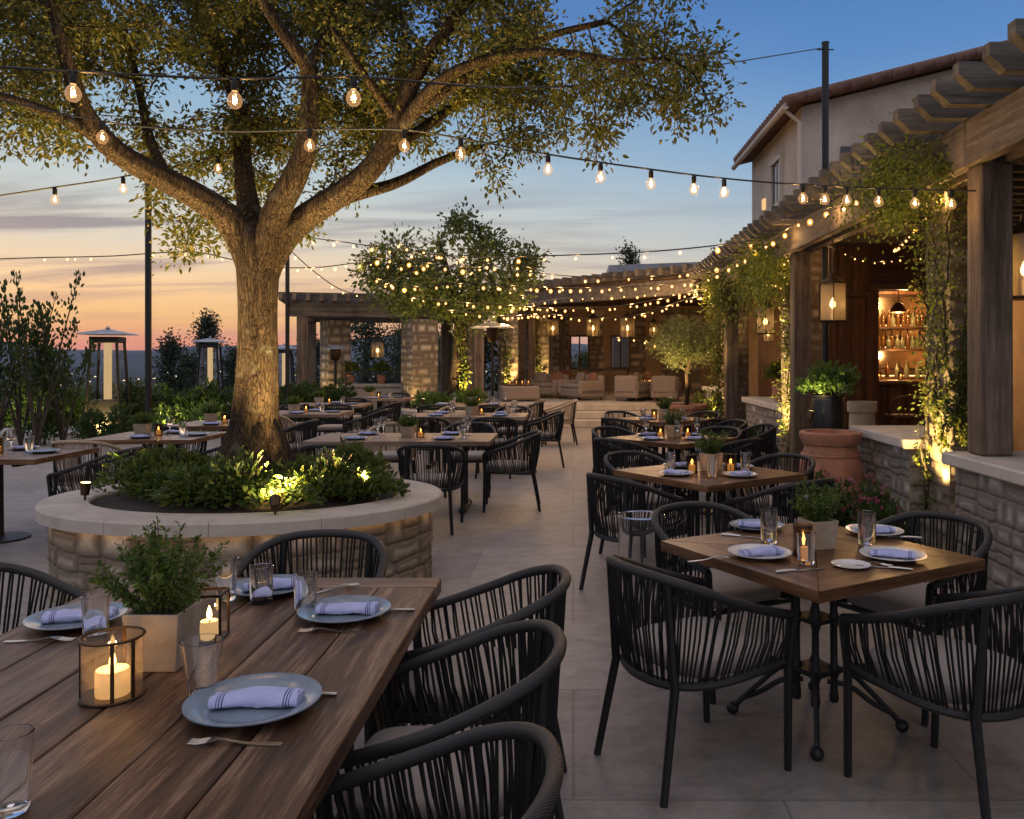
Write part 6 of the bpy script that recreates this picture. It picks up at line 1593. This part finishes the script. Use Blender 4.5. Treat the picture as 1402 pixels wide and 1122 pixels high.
lantern('hanging lantern cut by the right edge of the photo', W(1404, 408, 5.9), 1.05, 9, 2.95)
lantern('small lantern hanging below the second lantern', W(1052, 468, 15.2), .7, 4, 2.95)
for px, py, Y, s, lb in ((757, 460, 22.6, 1.05, 'left hanging lantern of the lounge'), (812, 461, 21.6, 1.1, 'middle hanging lantern of the lounge'), (859, 462, 20.5, 1.15, 'right hanging lantern of the lounge')):
    lantern(lb, W(px, py, Y), s, 64, 3.3)
lantern('lantern hanging inside the corner pergola', W(517, 490, 21.2), .95, 8, 2.9)
lantern('lantern hanging in the lounge beyond the right window pier', W(895, 460, 24), .9, 9, 3.3)
t = thing('pendant_lamp', 'glowing pendant lamp hanging over the bar counter before the shelves', 'lamp', tuple(W(1230, 428, 12.9)))
m = MB(); m.lathe([(.02, .16), (.05, .15), (.11, .06), (.12, 0), (.115, 0), (.10, .06), (.045, .14)], 20); m.build('shade', M['bronze'], t)
m = MB(); m.sphere((0, 0, .03), .045, 12, 8); m.build('bulb', M['lantern_lit'], t); m = MB(); m.tube([(0, 0, .15), (0, 0, .95)], .006, 6); m.build('cord', M['black_metal'], t)
lamp('POINT', 'pendant_light', (0, 0, -.02), 75, (1, .56, .22), .04, parent=t)
lamp('POINT', 'bar_light', (3.9, 10.6, 2.9), 10, (1, .52, .20), .10)  # added light without a fixture, warms the wood panel and ceiling
# ------------------------------------------------------------------ garden uplights
def uplight(lb, loc, target, power, angle=75, r=.035, group='small brass garden uplights', color=(1, .66, .24)):
    d = (Vector(target) - Vector(loc)).normalized(); t = thing('garden_uplight', lb, 'uplight', tuple(loc), 0, group)
    m = MB(); m.tube([(0, 0, -.09), (0, 0, -.03)], .008, 6); m.build('stake', M['bronze'], t)
    m = MB(); m.tube([tuple(-d * .03), tuple(d * .045), tuple(d * .055)], [r * .75, r, r * 1.04], 14, True); m.build('housing', M['bronze'], t)
    m = MB(); m.tube([tuple(d * .0555), tuple(d * .0585)], r * .86, 14, True); m.build('lens', M['lens'], t)
    lamp('SPOT', 'uplight_beam', Vector(loc) + d * .068, power, color, .02, Vector(loc) + d * 3, angle, .7)
px_, py__ = PC[0], PC[1]
uplight('uplight on the front rim of the big planter aimed at the trunk', (-1.86, 5.24, .665), (-2.15, 6.0, 1.2), 75, 130)
uplight('uplight on the left rim of the big planter aimed into the crown', (-3.36, 5.78, .665), (-3.2, 5.8, 2.8), 600, 125)
uplight('uplight hidden in the right planting of the big planter', (-1.45, 5.85, .66), (-1.2, 5.9, 3.0), 640, 130)
uplight('uplight behind the trunk in the big planter', (-2.5, 6.75, .70), (-2.6, 7.0, 3.0), 440, 120)
uplight('uplight low among the plants to the right of the trunk', (-1.92, 5.50, .66), (-1.4, 5.6, 2.8), 520, 135)
for k, (y, lb, pw) in enumerate(zip(PIER_Y, ('uplight at the foot of the nearest vine pier', 'uplight at the foot of the second stone pier', 'uplight at the foot of the farthest walkway pier'), (800, 460, 420))):
    uplight(lb, (2.56, y - .22, .14), (2.98, y - .10, 1.7), pw, 66)
uplight('uplight beside the olive tree pot', (1.75, 15.15, .80), (2.05, 15.45, 2.0), 190, 105)
uplight('uplight under the potted fan leaf shrub', (2.40, 8.50, .98), (2.6, 8.8, 1.8), 30, 100)
uplight('uplight in the second tree planter aimed at its trunk', (-2.05, 16.5, .70), (-2.3, 16.95, 2.2), 220, 100); uplight('uplight at the left of the second tree planter', (-2.95, 16.45, .72), (-2.6, 16.8, 3.0), 110, 110)
for x, y, lb in ((-1.62, 21.95, 'uplight at the left lounge pier'), (-.85, 23.35, 'uplight at the lounge pier beside the sofas')): uplight(lb, (x, y - .12, .62), (x - .1, y + .4, 2.2), 150, 70)
for x, y, lb in ((-9.2, 16.15, 'uplight at the foot of the nearest tower heater'), (-8.05, 16.7, 'uplight before the hedge below the left light pole'), (-7.25, 16.75, 'uplight before the hedge below the second tower heater'), (-10.8, 16.2, 'uplight before the hedge at the left')):
    uplight(lb, (x, y - .25, .12), (x, y + .55, .8), 140, 110)
for x, y, lb in ((-6.2, 20.4, 'uplight at the left pier of the corner pergola'), (-3.9, 19.6, 'uplight at the right pier of the corner pergola')): uplight(lb, (x, y - .15, .12), (x + .15, y + .5, 1.8), 70, 70)
# ------------------------------------------------------------------ evening haze over the valley
mb = MB(); mb.box((0, 0, 140), (24000, 24000, 440))
t = NT('evening haze'); pv = t.n('VolumePrincipled'); pv.inputs['Color'].default_value = (.55, .64, 1.0, 1); pv.inputs['Density'].default_value = 3.8e-5; pv.inputs['Anisotropy'].default_value = .2
t.L(pv.outputs[0], t.out.inputs['Volume'])
tag(mb.build('haze', t.m), 'thin evening haze lying over the valley', 'haze', kind='stuff')
